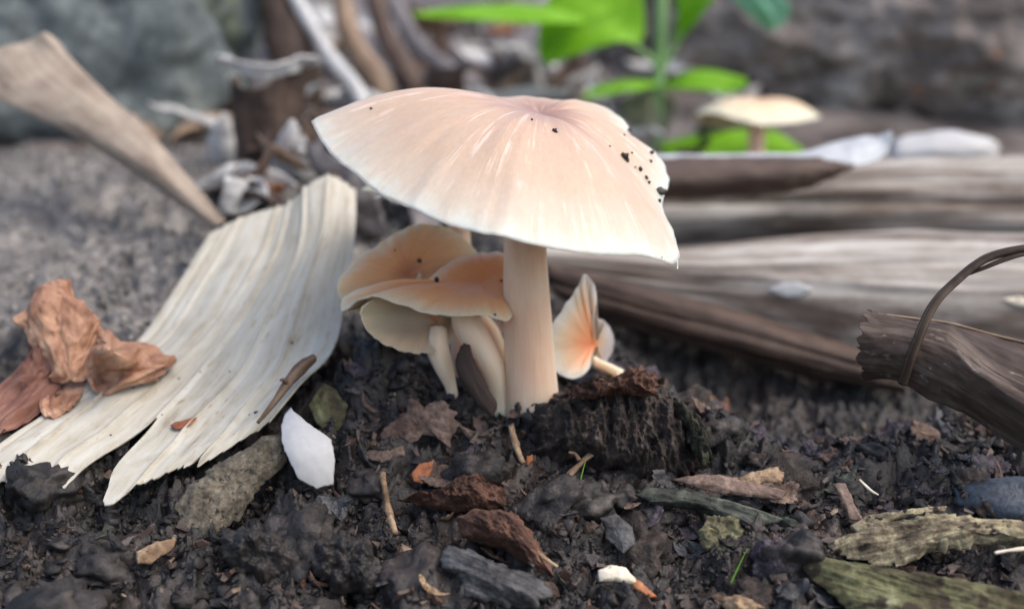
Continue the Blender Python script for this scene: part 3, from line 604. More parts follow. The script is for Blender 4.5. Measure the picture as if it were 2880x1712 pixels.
# ------------------------------------------------------------------ chunks and flakes of rotten wood on the slope
SL = lambda nm, poly, mt, lab, cat, **kw: slab(nm, poly, M[mt], lab, cat, **kw)
rc = thing('rotten_wood_chunk', 'dark fibrous rotten wood chunk standing in front of the thick stem', 'rotten wood', P(1520, 1180, -1.6))
RP = lambda nm, poly, mt, **kw: slab(nm, poly, M[mt], parent=rc, n=(0.05, -0.8, 0.6), **kw)
RP('core', ((1305, 1010), (1335, 985), (1390, 950), (1450, 940), (1500, 930), (1560, 920), (1600, 945), (1640, 965), (1690, 1020), (1715, 1070), (1730, 1115), (1690, 1165), (1620, 1190), (1560, 1200), (1480, 1160), (1390, 1140), (1310, 1110), (1290, 1055)), 'chunk', thick=1.5, amp=0.30, lift=-0.45, Y=-1.3, fibre=(6, 40), fst=0.62, nth=300, nr=70, freq=4.0, jit=0.14, round_=5)
RP('crest', ((1380, 945), (1425, 932), (1470, 930), (1520, 915), (1562, 893), (1588, 915), (1610, 935), (1600, 960), (1560, 950), (1500, 958), (1440, 968), (1395, 972)), 'redrot', thick=0.5, amp=0.16, lift=0.16, Y=-1.25, nth=160, nr=24, freq=7, jit=0.12)
RP('moss_edge', ((1640, 962), (1668, 985), (1700, 1025), (1725, 1075), (1738, 1115), (1715, 1140), (1690, 1090), (1665, 1040), (1640, 1000)), 'mossdark', thick=0.4, amp=0.14, lift=0.10, Y=-1.35, nth=120, nr=18, freq=7, jit=0.10)
SL('rotten_wood_chunk', ((1165, 1128), (1190, 1132), (1215, 1170), (1235, 1205), (1228, 1235), (1170, 1248), (1100, 1245), (1030, 1235), (965, 1218), (1040, 1205), (1095, 1195), (1110, 1160)), 'redrot', 'reddish brown crumbly wood chunk with pointed top in the soil', 'rotten wood', thick=0.95, amp=0.22, lift=0.22, face=0.7, nth=170, nr=36, freq=4, jit=0.06, round_=2.6)
SL('rotten_wood_chunk', ((1105, 1262), (1160, 1243), (1230, 1240), (1270, 1262), (1300, 1300), (1330, 1350), (1352, 1405), (1300, 1388), (1240, 1345), (1190, 1325), (1130, 1308)), 'redrot', 'elongated reddish brown wood chunk below the pointed one', 'rotten wood', thick=0.8, amp=0.18, lift=0.28, face=0.6, nth=170, nr=34, freq=4.5, jit=0.05, fibre=(25, 20), fst=0.5, round_=3)
SL('wood_slab', ((1070, 1352), (1100, 1330), (1150, 1340), (1230, 1375), (1330, 1415), (1352, 1450), (1300, 1478), (1220, 1476), (1130, 1445), (1110, 1400), (1080, 1385)), 'darkslab', 'dark grey rotten wood slab below the reddish chunks', 'wood slab', thick=0.35, amp=0.10, lift=0.26, face=0.5, nth=140, nr=22, freq=4, fibre=(30, 14), jit=0.06)
SL('bark_flake', ((924, 1062), (950, 1032), (988, 1005), (1000, 972), (1030, 985), (1062, 974), (1090, 990), (1118, 1003), (1118, 1040), (1095, 1092), (1070, 1060), (1035, 1058), (985, 1092), (940, 1080)), 'brownflake', 'broad greyish brown bark flake left of the thick stem', 'bark flake', thick=0.10, amp=0.10, lift=0.24, face=0.65, nth=160, nr=20, freq=4, jit=0.06)
SL('bark_flake', ((890, 1105), (925, 1078), (965, 1095), (985, 1085), (990, 1110), (950, 1125), (905, 1122)), 'brownflake', 'small dull brown flake under the broad bark flake', 'bark flake', thick=0.10, amp=0.06, lift=0.1, nth=70, nr=9)
SL('wood_flake', ((1004, 1152), (1022, 1128), (1056, 1124), (1048, 1160), (1030, 1182), (1008, 1172)), 'orangechip', 'translucent orange brown flake stuck upright in the soil', 'wood flake', thick=0.05, amp=0.03, lift=0.2, face=0.8, nth=60, nr=8)
SL('wood_flake', ((1283, 1108), (1300, 1106), (1298, 1122), (1287, 1135), (1280, 1125)), 'orangechip', 'tiny bright apricot flake beside the pale splinter', 'wood flake', thick=0.05, amp=0.02, lift=0.25, face=0.8, nth=40, nr=6)
SL('wood_splinter', ((1238, 1035), (1252, 1032), (1262, 1075), (1284, 1132), (1278, 1146), (1262, 1120), (1242, 1075)), 'tan', 'pale pointed splinter leaning in front of the thick stem', 'splinter', thick=0.08, amp=0.05, lift=0.30, face=0.8, nth=70, nr=8, fibre=(10, 40))
SL('wood_splinter', ((1132, 838), (1146, 842), (1152, 868), (1176, 915), (1212, 985), (1205, 1020), (1160, 985), (1122, 930), (1108, 888), (1116, 862)), 'husk_dark', 'dark brown splinter standing between the small stems', 'splinter', thick=0.12, amp=0.04, lift=0.0, Y=-0.42, n=(-0.1, -1, 0.25), nth=90, nr=12, fibre=(20, 40))
SL('clod', ((600, 1095), (640, 1060), (690, 1055), (712, 1090), (690, 1135), (640, 1180), (600, 1240), (560, 1285), (500, 1328), (455, 1318), (428, 1285), (425, 1235), (455, 1188), (520, 1135)), 'greychip', 'grey brown gritty clod under the lower tip of the pale strip', 'clod', thick=0.45, amp=0.07, lift=0.10, face=0.6, nth=150, nr=24, freq=6, jit=0.06)
SL('bark_chip', ((1456, 1390), (1490, 1378), (1525, 1383), (1545, 1405), (1562, 1424), (1540, 1424), (1500, 1416), (1458, 1418)), 'cream', 'cream white bark chip lying among dark crumbs', 'bark chip', thick=0.09, amp=0.05, lift=0.20, face=0.6, nth=80, nr=10, jit=0.02)
SL('bark_chip', ((1540, 1412), (1562, 1420), (1600, 1452), (1580, 1455), (1545, 1432)), 'orangechip', 'thin rusty orange sliver joined to the cream chip', 'bark chip', thick=0.05, amp=0.02, lift=0.14, face=0.6, nth=40, nr=6)
SL('wood_slab', ((1948, 1362), (1965, 1348), (2030, 1362), (2150, 1385), (2300, 1408), (2420, 1425), (2560, 1460), (2560, 1560), (2150, 1560), (2060, 1480), (1990, 1420), (1950, 1385)), 'moss', 'green mossy wood slab lying below the lichened bark', 'wood slab', thick=0.5, amp=0.12, lift=0.38, face=0.45, nth=220, nr=40, freq=3.5, fibre=(40, 12), jit=0.05)
SL('bark_strip', ((2008, 1345), (2040, 1315), (2110, 1290), (2200, 1268), (2300, 1248), (2400, 1258), (2560, 1280), (2560, 1325), (2430, 1318), (2360, 1335), (2270, 1345), (2200, 1375), (2150, 1382), (2090, 1365), (2045, 1352)), 'lichen', 'long pale lichened bark strip above the mossy slab', 'bark strip', thick=0.35, amp=0.17, lift=0.34, face=0.4, nth=240, nr=34, freq=4.5, fibre=(40, -8), jit=0.09)
SL('bark_strip', ((2075, 1280), (2120, 1255), (2200, 1240), (2310, 1232), (2300, 1246), (2200, 1262), (2120, 1296), (2085, 1300)), 'lichen', 'thin upper lichened bark strip with dark split below it', 'bark strip', thick=0.14, amp=0.06, lift=0.24, face=0.4, nth=110, nr=12, freq=5, jit=0.05)
SL('bark_chip', ((1640, 1166), (1700, 1156), (1780, 1160), (1850, 1175), (1915, 1195), (1912, 1218), (1850, 1214), (1770, 1205), (1700, 1190)), 'brownflake', 'flat layered brown bark chip jutting below the dark chunk', 'bark chip', thick=0.16, amp=0.05, lift=0.28, face=0.3, nth=110, nr=14, freq=5, fibre=(40, 6), jit=0.05)
SL('bark_chip', ((1785, 1172), (1830, 1150), (1890, 1138), (1915, 1150), (1905, 1172), (1860, 1180), (1810, 1184)), 'tan', 'cream topped chip resting on the layered brown chip', 'bark chip', thick=0.12, amp=0.06, lift=0.36, face=0.4, nth=80, nr=10, jit=0.05)
SL('wood_slab', ((1545, 1205), (1580, 1188), (1640, 1190), (1700, 1200), (1780, 1222), (1850, 1245), (1905, 1265), (1850, 1290), (1780, 1275), (1690, 1240), (1580, 1225)), 'mossgreen', 'dark green tinged flat wood below the layered chip', 'wood slab', thick=0.25, amp=0.08, lift=0.26, face=0.4, nth=130, nr=18, freq=4, fibre=(40, 12), jit=0.07)
SL('bark_chip', ((1688, 1305), (1720, 1275), (1760, 1250), (1795, 1265), (1820, 1292), (1800, 1330), (1770, 1350), (1720, 1345)), 'yellowgreen', 'yellow green algae covered chip among black crumbs', 'bark chip', thick=0.2, amp=0.12, lift=0.16, face=0.6, nth=90, nr=14, freq=5, jit=0.07)
SL('rotten_wood_chunk', ((1828, 1345), (1850, 1318), (1900, 1308), (1935, 1340), (1945, 1380), (1925, 1408), (1870, 1418), (1835, 1395)), 'purple', 'dark purple grey wood chunk left of the mossy slab', 'rotten wood', thick=0.35, amp=0.14, lift=0.16, face=0.6, nth=100, nr=16, freq=5, jit=0.06)
SL('bark_chip', ((1460, 1260), (1500, 1250), (1545, 1285), (1550, 1330), (1520, 1350), (1480, 1310)), 'darkslab', 'flat slate grey bark chip in the crumbs below the chunk', 'bark chip', thick=0.08, amp=0.05, lift=0.15, face=0.5, nth=70, nr=9)
SL('bark_chip', ((1750, 1462), (1790, 1448), (1830, 1452), (1860, 1480), (1820, 1500), (1770, 1498)), 'tan', 'pale tan chip at the foot of the purple chunk', 'bark chip', thick=0.2, amp=0.10, lift=0.18, face=0.6, nth=70, nr=9, jit=0.06)
SL('bark_chip', ((2030, 1180), (2060, 1175), (2085, 1230), (2105, 1270), (2070, 1262), (2050, 1225)), 'brownflake', 'reddish brown upright bark chip beside the lichened strips', 'bark chip', thick=0.12, amp=0.06, lift=0.25, face=0.6, nth=80, nr=10, fibre=(10, 30))
SL('wood_flake', ((750, 985), (790, 935), (822, 950), (845, 990), (840, 1050), (815, 1100), (790, 1060), (770, 1020)), 'moss', 'dull olive flake leaning on the dark hump beside the shell fragment', 'wood flake', thick=0.08, amp=0.05, lift=0.12, face=0.6, nth=80, nr=10, fibre=(10, 40))
SL('flat_stone', ((2320, 1190), (2380, 1165), (2480, 1160), (2600, 1180), (2600, 1290), (2480, 1280), (2400, 1255), (2330, 1230)), 'slate', 'smooth dark blue grey stone beside the lichened bark', 'stone', thick=0.35, amp=0.02, lift=0.10, face=0.35, nth=100, nr=14)
SL('bark_chip', ((1680, 950), (1700, 940), (1720, 962), (1745, 968), (1740, 980), (1705, 978)), 'tan', 'light tan chip on the soil behind the dark chunk', 'bark chip', thick=0.1, amp=0.05, lift=0.15, nth=50, nr=7, jit=0.04)
SL('clod', ((530, 1345), (560, 1295), (620, 1285), (690, 1310), (725, 1350), (715, 1395), (650, 1420), (580, 1400)), 'soil_lump', 'broad dark soil clod below the gritty grey clod', 'clod', thick=0.6, amp=0.16, lift=0.10, face=0.6, nth=120, nr=20, freq=4, jit=0.08)
SL('clod', ((760, 1330), (830, 1300), (900, 1330), (940, 1385), (920, 1440), (830, 1450), (760, 1400)), 'soil_lump', 'rounded black soil clod left of the dark grey slab', 'clod', thick=0.6, amp=0.18, lift=0.06, face=0.6, nth=120, nr=20, freq=4, jit=0.08)
SL('wood_flake', ((330, 1345), (380, 1320), (430, 1310), (420, 1335), (370, 1372), (335, 1372)), 'tan', 'dull tan wood flake in the black soil below the strip', 'wood flake', thick=0.08, amp=0.05, lift=0.14, nth=60, nr=8, fibre=(30, -12))
def stick(name, pts, rad, mt, lab, cat, lift=0.12, seed=0, br=()):
    w3 = [G(x, y) + gn(G(x, y)) * lift for x, y in pts]
    t = thing(name, lab, cat, w3[0])
    tube('stalk', w3, rad, M[mt], t, 10, 40, lambda th, s, R: 0.35 * R * fbm(np.stack([np.cos(th) * 1.5, np.sin(th) * 1.5, s * 3 + seed], -1), 3), up=(0, 1, 0.3), px=False)
    for b in br:
        tube('branch', [G(x, y) + gn(G(x, y)) * (lift + 0.1) for x, y in b], [rad[0] * .8, rad[0] * .6, rad[0] * .5], M[mt], t, 8, 20, up=(0, 1, 0.3), px=False)
    return t
stick('twig', [(935, 1182), (942, 1230), (952, 1280), (966, 1328)], [0.05, 0.045, 0.055, 0.04], 'tan', 'thin tan twig standing upright in the black soil', 'twig', 0.25)
stick('twig', [(1345, 1245), (1385, 1190), (1415, 1160), (1446, 1132)], [0.05, 0.055, 0.04, 0.06], 'twig', 'forked grey brown twig lying below the dark fibrous chunk', 'twig', 0.28, 2, [[(1410, 1165), (1400, 1150), (1385, 1146)]])
stick('twig', [(1285, 1362), (1320, 1390), (1358, 1415)], [0.05, 0.035, 0.02], 'tan', 'thin pale splintered twig at the tip of the elongated reddish chunk', 'twig', 0.3, 4)
stick('twig', [(2085, 1215), (2110, 1240), (2130, 1252)], [0.015, 0.02, 0.012], 'cream', 'fine pale straw on the chip beside the lichened strip', 'twig', 0.4, 6)
stick('twig', [(2400, 1420), (2450, 1412), (2520, 1408)], [0.02, 0.03, 0.03], 'cream', 'thin pale straw lying on the green mossy slab', 'twig', 0.62, 8)
for (pts, lab) in ((((1408, 1228), (1415, 1195), (1428, 1158)), 'tiny bright grass blade by the forked twig'), (((1778, 1440), (1795, 1412), (1815, 1380)), 'tiny bright grass blade left of the purple grey chunk')):
    w3 = [G(*p) + gn(G(*p)) * (0.15 + 0.12 * i) for i, p in enumerate(pts)]
    tag(tube('grass_blade', w3, [0.016, 0.013, 0.004], M['grass'], None, 6, 14, px=False, up=(0, 1, 0), flat=0.4), lab, 'grass blade')

# ------------------------------------------------------------------ dry sheaths and curled pieces on the right
def groove(n, a, seed): return lambda th, s, R: R * (a * np.sin(th * n + 0.4 * np.sin(s * 0.5 + seed)) + 1.2 * a * fbm(np.stack([np.cos(th) * 3, np.sin(th) * 3, s * 0.12 + seed], -1), 4) + 0.10 * fbm(np.stack([s * 0.25 + seed, s * 0, s * 0], -1), 2))
GS = 'dry sheaths behind the clump'
s1 = thing('dry_sheath', 'lower thick grey dry sheath with a white diamond patch', 'dry sheath', P(2300, 800, 5.6), GS)
lf = lambda k, am: (lambda U, V: am * fbm(np.stack([U * 3, V * 2.5, U * 0 + k], -1), 3) + 0.35 * am * fbm(np.stack([U * 14, V * 1.2, U * 0 + k], -1), 3) - 1.2 * am * np.exp(-((U - 0.52 - 0.05 * np.sin(V * 4 + k)) / 0.03) ** 2))
husk1 = sheet('layer', [
    [(1280, 590, 8.6), (1280, 597, 8.0), (1280, 615, 7.6), (1290, 640, 7.4), (1300, 670, 7.5)],
    [(1640, 600, 8.4), (1640, 606, 7.5), (1645, 640, 6.8), (1650, 690, 6.5), (1660, 760, 6.6)],
    [(1900, 577, 8.2), (1900, 584, 7.2), (1905, 640, 6.3), (1910, 710, 5.9), (1915, 830, 6.0)],
    [(2200, 564, 7.9), (2200, 572, 6.8), (2200, 640, 5.9), (2200, 730, 5.4), (2200, 890, 5.5)],
    [(2500, 570, 7.5), (2500, 578, 6.4), (2500, 650, 5.5), (2500, 750, 5.0), (2500, 930, 5.1)],
    [(3000, 590, 7.0), (3000, 598, 5.9), (3000, 670, 5.0), (3000, 780, 4.5), (3000, 960, 4.6)]], 80, 140, M['sheath'], s1, 0.10, lf(1, 0.10), seed=31)
sheet('layer', [
    [(1330, 630, 7.6), (1335, 660, 7.0), (1340, 700, 6.9), (1345, 740, 7.1)],
    [(1550, 690, 6.6), (1560, 725, 5.9), (1565, 770, 5.7), (1570, 810, 5.9)],
    [(1790, 750, 6.0), (1800, 785, 5.3), (1805, 830, 5.1), (1810, 880, 5.3)],
    [(1990, 815, 5.5), (2000, 845, 4.9), (2005, 885, 4.7), (2010, 930, 4.9)],
    [(2190, 880, 5.0), (2200, 900, 4.6), (2205, 930, 4.5), (2210, 960, 4.6)]], 50, 110, M['husk_dark'], s1, 0.08, lf(2, 0.08), seed=32)
hb = bvh_of(husk1)
for lab, poly in (('white diamond shaped patch', ((1868, 705), (1905, 690), (1945, 688), (1985, 706), (1955, 722), (1920, 726), (1890, 718))), ('white patch', ((2440, 730), (2480, 722), (2540, 730), (2540, 748), (2480, 745)))):
    cx, cy = np.mean(poly, axis=0); p, n = on(hb, cx, cy, 0.03)
    if np.dot(n, CAM - p) < 0: n = -n
    V, F = slab_mesh([onplane(x, y, p, n) for x, y in poly], n, 0.05, 0.01, 40, 6, jit=0.02)
    o = mk('patch', V, F, M['cream' if 'diamond' not in lab else 'shell'], husk1); o['label'] = lab
s2 = thing('dry_sheath', 'upper grey dry sheath lying behind the thick lower one', 'dry sheath', P(2300, 600, 9), GS)
sheet('layer', [
    [(1330, 430, 12.5), (1330, 470, 11.6), (1330, 560, 11.1), (1330, 640, 11.4)],
    [(1700, 402, 12.0), (1700, 440, 11.0), (1700, 540, 10.3), (1700, 640, 10.6)],
    [(2100, 392, 11.5), (2100, 425, 10.4), (2100, 530, 9.7), (2100, 640, 10.0)],
    [(2500, 386, 11.0), (2500, 415, 9.9), (2500, 520, 9.2), (2500, 640, 9.5)],
    [(3000, 392, 10.3), (3000, 425, 9.2), (3000, 530, 8.5), (3000, 650, 8.8)]], 80, 120, M['sheath'], s2, 0.10, lf(5, 0.16), seed=33)
rl = thing('rolled_leaf', 'dark brown rolled leaf with pale grey edge and flap over the upper sheath', 'rolled leaf', P(1850, 470, 8.2))
sheet('blade', [[(1560, 385, 8.6), (1560, 420, 8.0), (1560, 455, 7.9), (1560, 492, 8.3)],
                [(1640, 384, 8.5), (1640, 420, 7.9), (1640, 450, 7.8), (1640, 485, 8.2)],
                [(1780, 382, 8.4), (1790, 415, 7.8), (1795, 445, 7.7), (1800, 478, 8.1)],
                [(1930, 381, 8.3), (1930, 405, 7.8), (1930, 435, 7.7), (1925, 468, 8.1)],
                [(2020, 388, 8.2), (2020, 405, 7.9), (2010, 425, 7.9), (2000, 448, 8.1)],
                [(2085, 402, 8.1), (2080, 408, 8.0), (2070, 415, 8.0), (2060, 420, 8.1)]], 40, 110, M['roll'], rl, 0.04, lambda U, V: 0.04 * fbm(np.stack([U * 2, V * 9, U * 0], -1), 3), seed=7)
sheet('flap', [[(1560, 378, 9.0), (1560, 382, 8.75), (1560, 388, 8.55)], [(1760, 374, 9.0), (1762, 378, 8.7), (1764, 385, 8.4)],
               [(1940, 372, 9.0), (1945, 376, 8.65), (1950, 384, 8.25)], [(2020, 350, 9.3), (2040, 366, 8.7), (2060, 396, 8.1)],
               [(2090, 334, 9.5), (2105, 356, 8.8), (2090, 402, 8.1)], [(2140, 330, 9.5), (2150, 355, 8.9), (2130, 392, 8.3)], [(2172, 318, 9.3), (2172, 345, 8.9), (2160, 378, 8.6)]], 30, 90, M['flap'], rl, 0.03, lambda U, V: 0.025 * fbm(np.stack([U * 3, V * 9, U * 0], -1), 3), seed=8)
cb_ = thing('curled_bark', 'curled broken brown bark piece with ragged grey end under the arching tendril', 'curled bark', P(2400, 1060, -1.5))
CB = [[(2590, 965, -2.75), (2585, 985, -2.95), (2578, 1030, -3.05), (2570, 1085, -3.0), (2565, 1140, -2.75)],
      [(2430, 884, -2.05), (2425, 900, -2.25), (2418, 940, -2.35), (2410, 995, -2.3), (2405, 1045, -2.05)],
      [(2320, 806, -1.45), (2312, 826, -1.7), (2302, 866, -1.85), (2290, 920, -1.8), (2280, 970, -1.6)],
      [(2220, 780, -1.1), (2212, 800, -1.35), (2205, 835, -1.5), (2200, 880, -1.5), (2200, 922, -1.3)],
      [(2118, 752, -0.8), (2102, 785, -1.0), (2088, 830, -1.15), (2096, 880, -1.15), (2110, 925, -1.0)],
      [(2060, 735, -0.65), (2040, 780, -0.85), (2030, 830, -1.0), (2040, 880, -1.0), (2060, 925, -0.9)]]
sheet('inner_wall', [[(2230, 778, -0.85), (2230, 784, -0.95), (2230, 792, -1.1)], [(2320, 790, -0.8), (2320, 800, -1.1), (2320, 812, -1.4)], [(2430, 820, -1.0), (2430, 852, -1.6), (2430, 890, -2.0)], [(2590, 858, -1.6), (2590, 915, -2.3), (2590, 972, -2.7)]], 40, 80, M['husk_dark'], cb_, 0.03, lambda U, V: 0.03 * fbm(np.stack([U * 4, V * 4, U * 0], -1), 3), seed=34)
rag = lambda U: 0.80 + 0.055 * fbm(np.stack([U * 6, U * 0, U * 0 + 1], -1), 4) + 0.012 * fbm(np.stack([U * 40, U * 0, U * 0 + 1], -1), 2)
cbs = sheet('shell', CB, 70, 130, M['bark_curl'], cb_, 0.02, lambda U, V: 0.04 * facet(*wob(U, V, 21), 4, 7, 31) + 0.03 * fbm(np.stack([U * 3, V * 3, U * 0], -1), 4) + 0.005 * fbm(np.stack([U * 22, V * 4, U * 0], -1), 2), rag, seed=9)
tube('torn_edge', [(x, y - 2, Y) for x, y, Y in ((2590, 858, -1.62), (2430, 820, -1.02), (2320, 790, -0.82), (2230, 778, -0.88), (2160, 768, -0.95))], [0.022, 0.02, 0.018, 0.018, 0.01], M['litter_tan'], cbs, 8, 60, lambda th, s, R: 0.5 * R * fbm(np.stack([np.cos(th), np.sin(th), s * 3], -1), 3), up=(0, 1, 0))
tube('splinter', [(2250, 878, -1.35), (2268, 898, -1.5), (2300, 915, -1.6), (2330, 922, -1.65)], [0.02, 0.05, 0.05, 0.02], M['tan'], cb_, 8, 20, up=(0, 1, 0.2))
td = thing('tendril', 'arching dry brown tendril rising from the curled bark', 'tendril', P(2200, 935, -1.75))
tube('stalk', [(2200, 935, -1.62), (2232, 840, -1.75), (2275, 745, -1.68), (2330, 685, -1.6), (2400, 632, -1.6), (2480, 608, -1.7), (2570, 600, -1.8), (2680, 620, -1.9)], [0.075, 0.075, 0.07, 0.065, 0.065, 0.06, 0.055, 0.05], M['tendril'], td, 14, 120, lambda th, s, R: 0.28 * R * fbm(np.stack([np.cos(th) * 2.5, np.sin(th) * 2.5, s * 0.5], -1), 4), up=(0, 1, 0))
tube('fibre', [(2345, 676, -1.53), (2400, 652, -1.62), (2470, 625, -1.72), (2540, 612, -1.8)], [0.01, 0.035, 0.04, 0.02], M['tendril'], td, 8, 40, up=(0, 1, 0))

# ------------------------------------------------------------------ further back: left leaf, rock, bark, log, plant, litter
ll = thing('dry_leaf', 'long taupe dry leaf folded along its rib leaning up on the grey bank', 'dry leaf', P(540, 545, 6.6))
sheet('blade', [[(-90, 190, 8.6), (-20, 130, 8.8), (60, 105, 9.0), (112, 85, 9.0), (150, 115, 9.6)],
                [(-10, 240, 8.2), (50, 210, 8.2), (110, 180, 8.4), (170, 150, 8.8), (195, 190, 9.3)],
                [(120, 300, 7.8), (160, 280, 7.7), (215, 255, 7.8), (262, 240, 8.2), (280, 265, 8.6)],
                [(250, 370, 7.4), (280, 355, 7.2), (320, 335, 7.3), (350, 315, 7.6), (370, 345, 8.0)],
                [(380, 455, 7.0), (405, 450, 6.8), (425, 435, 6.9), (445, 425, 7.1), (455, 440, 7.3)],
                [(520, 550, 6.6), (528, 550, 6.5), (536, 548, 6.5), (545, 545, 6.6), (548, 548, 6.7)]], 60, 120, M['left_leaf'], ll, 0.04, lambda U, V: 0.03 * fbm(np.stack([U * 4, V * 5, U * 0], -1), 4) - 0.05 * np.exp(-((U - 0.72) / 0.04) ** 2), seed=10)
rock = lump('rock', P(150, 170, 20) + np.array((-1.0, 1.0, 0.3)), (7.6, 5.0, 6.4), M['rock'], 0.26, 1.5, 4.2, I5, octv=6)
tag(rock, 'large blue grey rock with green lichen patches behind the left leaf', 'rock')
hb1 = thing('hollow_bark', 'upright dark brown bark tube with torn whitish rim', 'bark tube', P(670, 480, 13) * (1, 1, 0) + (0, 0, g0(-6.5, 13)))
C = [P(660, 560, 13), P(655, 430, 13), P(655, 300, 13), P(655, 165, 13)]
rows = [[c + np.array((math.cos(a) * r, -math.sin(a) * r * 0.7, 0.12 * math.sin(a * 3))) for a in np.linspace(-0.5, math.pi + 0.5, 9)] for c, r in zip(C, (0.95, 0.85, 0.85, 0.98))]
hbs = sheet('shell', rows, 50, 70, M['husk_dark'], hb1, 0.06, lambda U, V: 0.05 * np.sin(U * 25) + 0.09 * fbm(np.stack([U * 5, V * 3, U * 0], -1), 4), lambda U: 0.94 + 0.06 * np.sin(U * 7), pxrows=False, seed=11)
rows = [[c + np.array((math.cos(a) * r, -math.sin(a) * r * 0.7 - 0.02, 0.12 * math.sin(a * 3))) for a in np.linspace(0.0, math.pi, 9)] for c, r in zip((C[3] + (0, 0, -0.18), C[3] + (0, 0, 0.1), C[3] + (0, 0, 0.22)), (0.98, 1.12, 1.35))]
sheet('torn_rim', rows, 40, 16, M['litter_pale'], hbs, 0.05, lambda U, V: 0.10 * fbm(np.stack([U * 6, V * 2, U * 0], -1), 3), pxrows=False, seed=12)

lg = thing('rotting_log', 'thick grey rotting log lying across the back behind the lone mushroom', 'log', P(2300, 280, 28) * (1, 1, 0) + (0, 0, g0(12, 28)))
tube('trunk', [P(1560, 30, 36), P(1900, 70, 32), P(2250, 85, 29), P(2650, 110, 26.5), P(3200, 150, 24)], [3.4, 4.0, 4.3, 4.4, 4.4], M['log_far'], lg, 160, 220,
     lambda th, s, R: R * (0.16 * fbm(np.stack([np.cos(th) * 2.2, np.sin(th) * 2.2, s * 0.3], -1), 5) + 0.05 * ridged(np.stack([np.cos(th) * 5, np.sin(th) * 5, s * 0.2], -1), 3)), px=False)
pd = lump('dry_husk', P(2300, 372, 13.5), (1.5, 0.8, 0.55), M['litter_pale'], 0.15, 1.2, 8, I4)
tag(pd, 'pale rounded dry husk bump showing behind the upper sheath', 'husk')

pl = thing('green_plant', 'fresh green broad leaved seedling growing behind the largest cap', 'plant', P(1600, 370, 22) * (1, 1, 0) + (0, 0, 2.3))
pb = np.array(pl.location) / S
tube('stem', [tuple(pb - (0, 0, 0.4)), tuple(P(1602, 330, 22)), tuple(P(1606, 200, 22)), tuple(P(1612, 60, 22)), tuple(P(1612, -120, 22))], [0.16, 0.15, 0.16, 0.20, 0.19], M['green_stem'], pl, 12, 50, px=False, up=(0, 1, 0))
tube('branch', [(1606, 190, 22), (1640, 120, 21.8), (1680, 50, 21.6), (1720, -40, 21.4)], [0.10, 0.10, 0.09, 0.08], M['green_stem'], pl, 10, 24, up=(0, 1, 0))
tube('branch', [(1604, 160, 22), (1560, 120, 21.6), (1500, 80, 21.2)], [0.10, 0.08, 0.07], M['green_stem'], pl, 10, 24, up=(0, 1, 0))
wv = lambda s: (lambda U, V: 0.10 * fbm(np.stack([U * 2, V * 2, U * 0 + s], -1), 3) - 0.08 * np.exp(-((U - 0.5) / 0.06) ** 2))
def leaf(rows, mt, s): sheet('leaf', rows, 30, 40, M[mt], pl, 0.03, wv(s), seed=s)
leaf([[(1565, -60, 21.6), (1566, -50, 21.4), (1568, -30, 21.2)], [(1440, -60, 22), (1500, 20, 21.2), (1566, 96, 20.6)], [(1350, -20, 22), (1420, 60, 21), (1500, 104, 20.4)], [(1318, 60, 21.6), (1360, 100, 21), (1420, 128, 20.5)], [(1312, 130, 21.2), (1322, 150, 21), (1336, 160, 20.8)]], 'green', 20)
leaf([[(1420, 40, 20.8), (1420, 50, 20.4), (1420, 58, 20.0)], [(1300, 15, 21.2), (1300, 34, 20.2), (1300, 54, 19.4)], [(1160, 15, 21.2), (1160, 32, 20.2), (1160, 52, 19.4)], [(1060, 28, 20.8), (1060, 36, 20.2), (1060, 46, 19.8)], [(1010, 36, 20.4), (1010, 38, 20.2), (1010, 40, 20.0)]], 'green', 21)
leaf([[(1640, 115, 21.8), (1643, 112, 21.7), (1648, 108, 21.6)], [(1650, 50, 21.8), (1675, 45, 21.4), (1705, 40, 21.0)], [(1650, -20, 21.8), (1700, -20, 21.2), (1750, -20, 20.6)], [(1680, -90, 21.8), (1720, -90, 21.2), (1760, -90, 20.6)]], 'green', 22)
leaf([[(1740, -40, 21.4), (1760, -50, 21.2), (1790, -60, 21.0)], [(1800, 10, 21.0), (1840, -10, 20.6), (1890, -20, 20.2)], [(1850, 60, 20.6), (1880, 40, 20.2), (1925, 20, 19.8)], [(1880, 76, 20.4), (1895, 68, 20.2), (1915, 55, 20.0)]], 'green_pale', 23)
leaf([[(1600, 205, 22), (1600, 208, 21.8), (1600, 212, 21.6)], [(1540, 195, 22), (1545, 208, 21.2), (1550, 222, 20.6)], [(1460, 210, 21.6), (1465, 222, 21), (1470, 234, 20.5)], [(1420, 236, 21), (1422, 240, 20.8), (1424, 244, 20.7)]], 'green', 24)
leaf([[(1612, 205, 22), (1612, 208, 21.8), (1612, 210, 21.6)], [(1680, 172, 22), (1680, 192, 21.2), (1680, 216, 20.6)], [(1770, 174, 21.8), (1770, 194, 21), (1770, 224, 20.4)], [(1820, 190, 21.2), (1820, 198, 20.8), (1820, 206, 20.6)]], 'green', 25)
leaf([[(1560, 215, 22.5), (1590, 208, 22.4), (1620, 215, 22.5)], [(1518, 250, 22.2), (1580, 250, 21.9), (1645, 250, 22.2)], [(1525, 305, 22), (1580, 305, 21.7), (1635, 305, 22)], [(1565, 338, 22), (1580, 340, 21.9), (1598, 338, 22)]], 'olive', 26)
leaf([[(1610, 350, 20.8), (1612, 360, 20.6), (1614, 372, 20.4)], [(1700, 325, 20.6), (1710, 350, 20), (1710, 395, 19.5)], [(1860, 315, 20.2), (1860, 350, 19.6), (1860, 400, 19)], [(1945, 350, 19.6), (1945, 370, 19.3), (1945, 395, 19)], [(1968, 385, 19.4), (1968, 390, 19.2), (1968, 398, 19.1)]], 'green', 27)

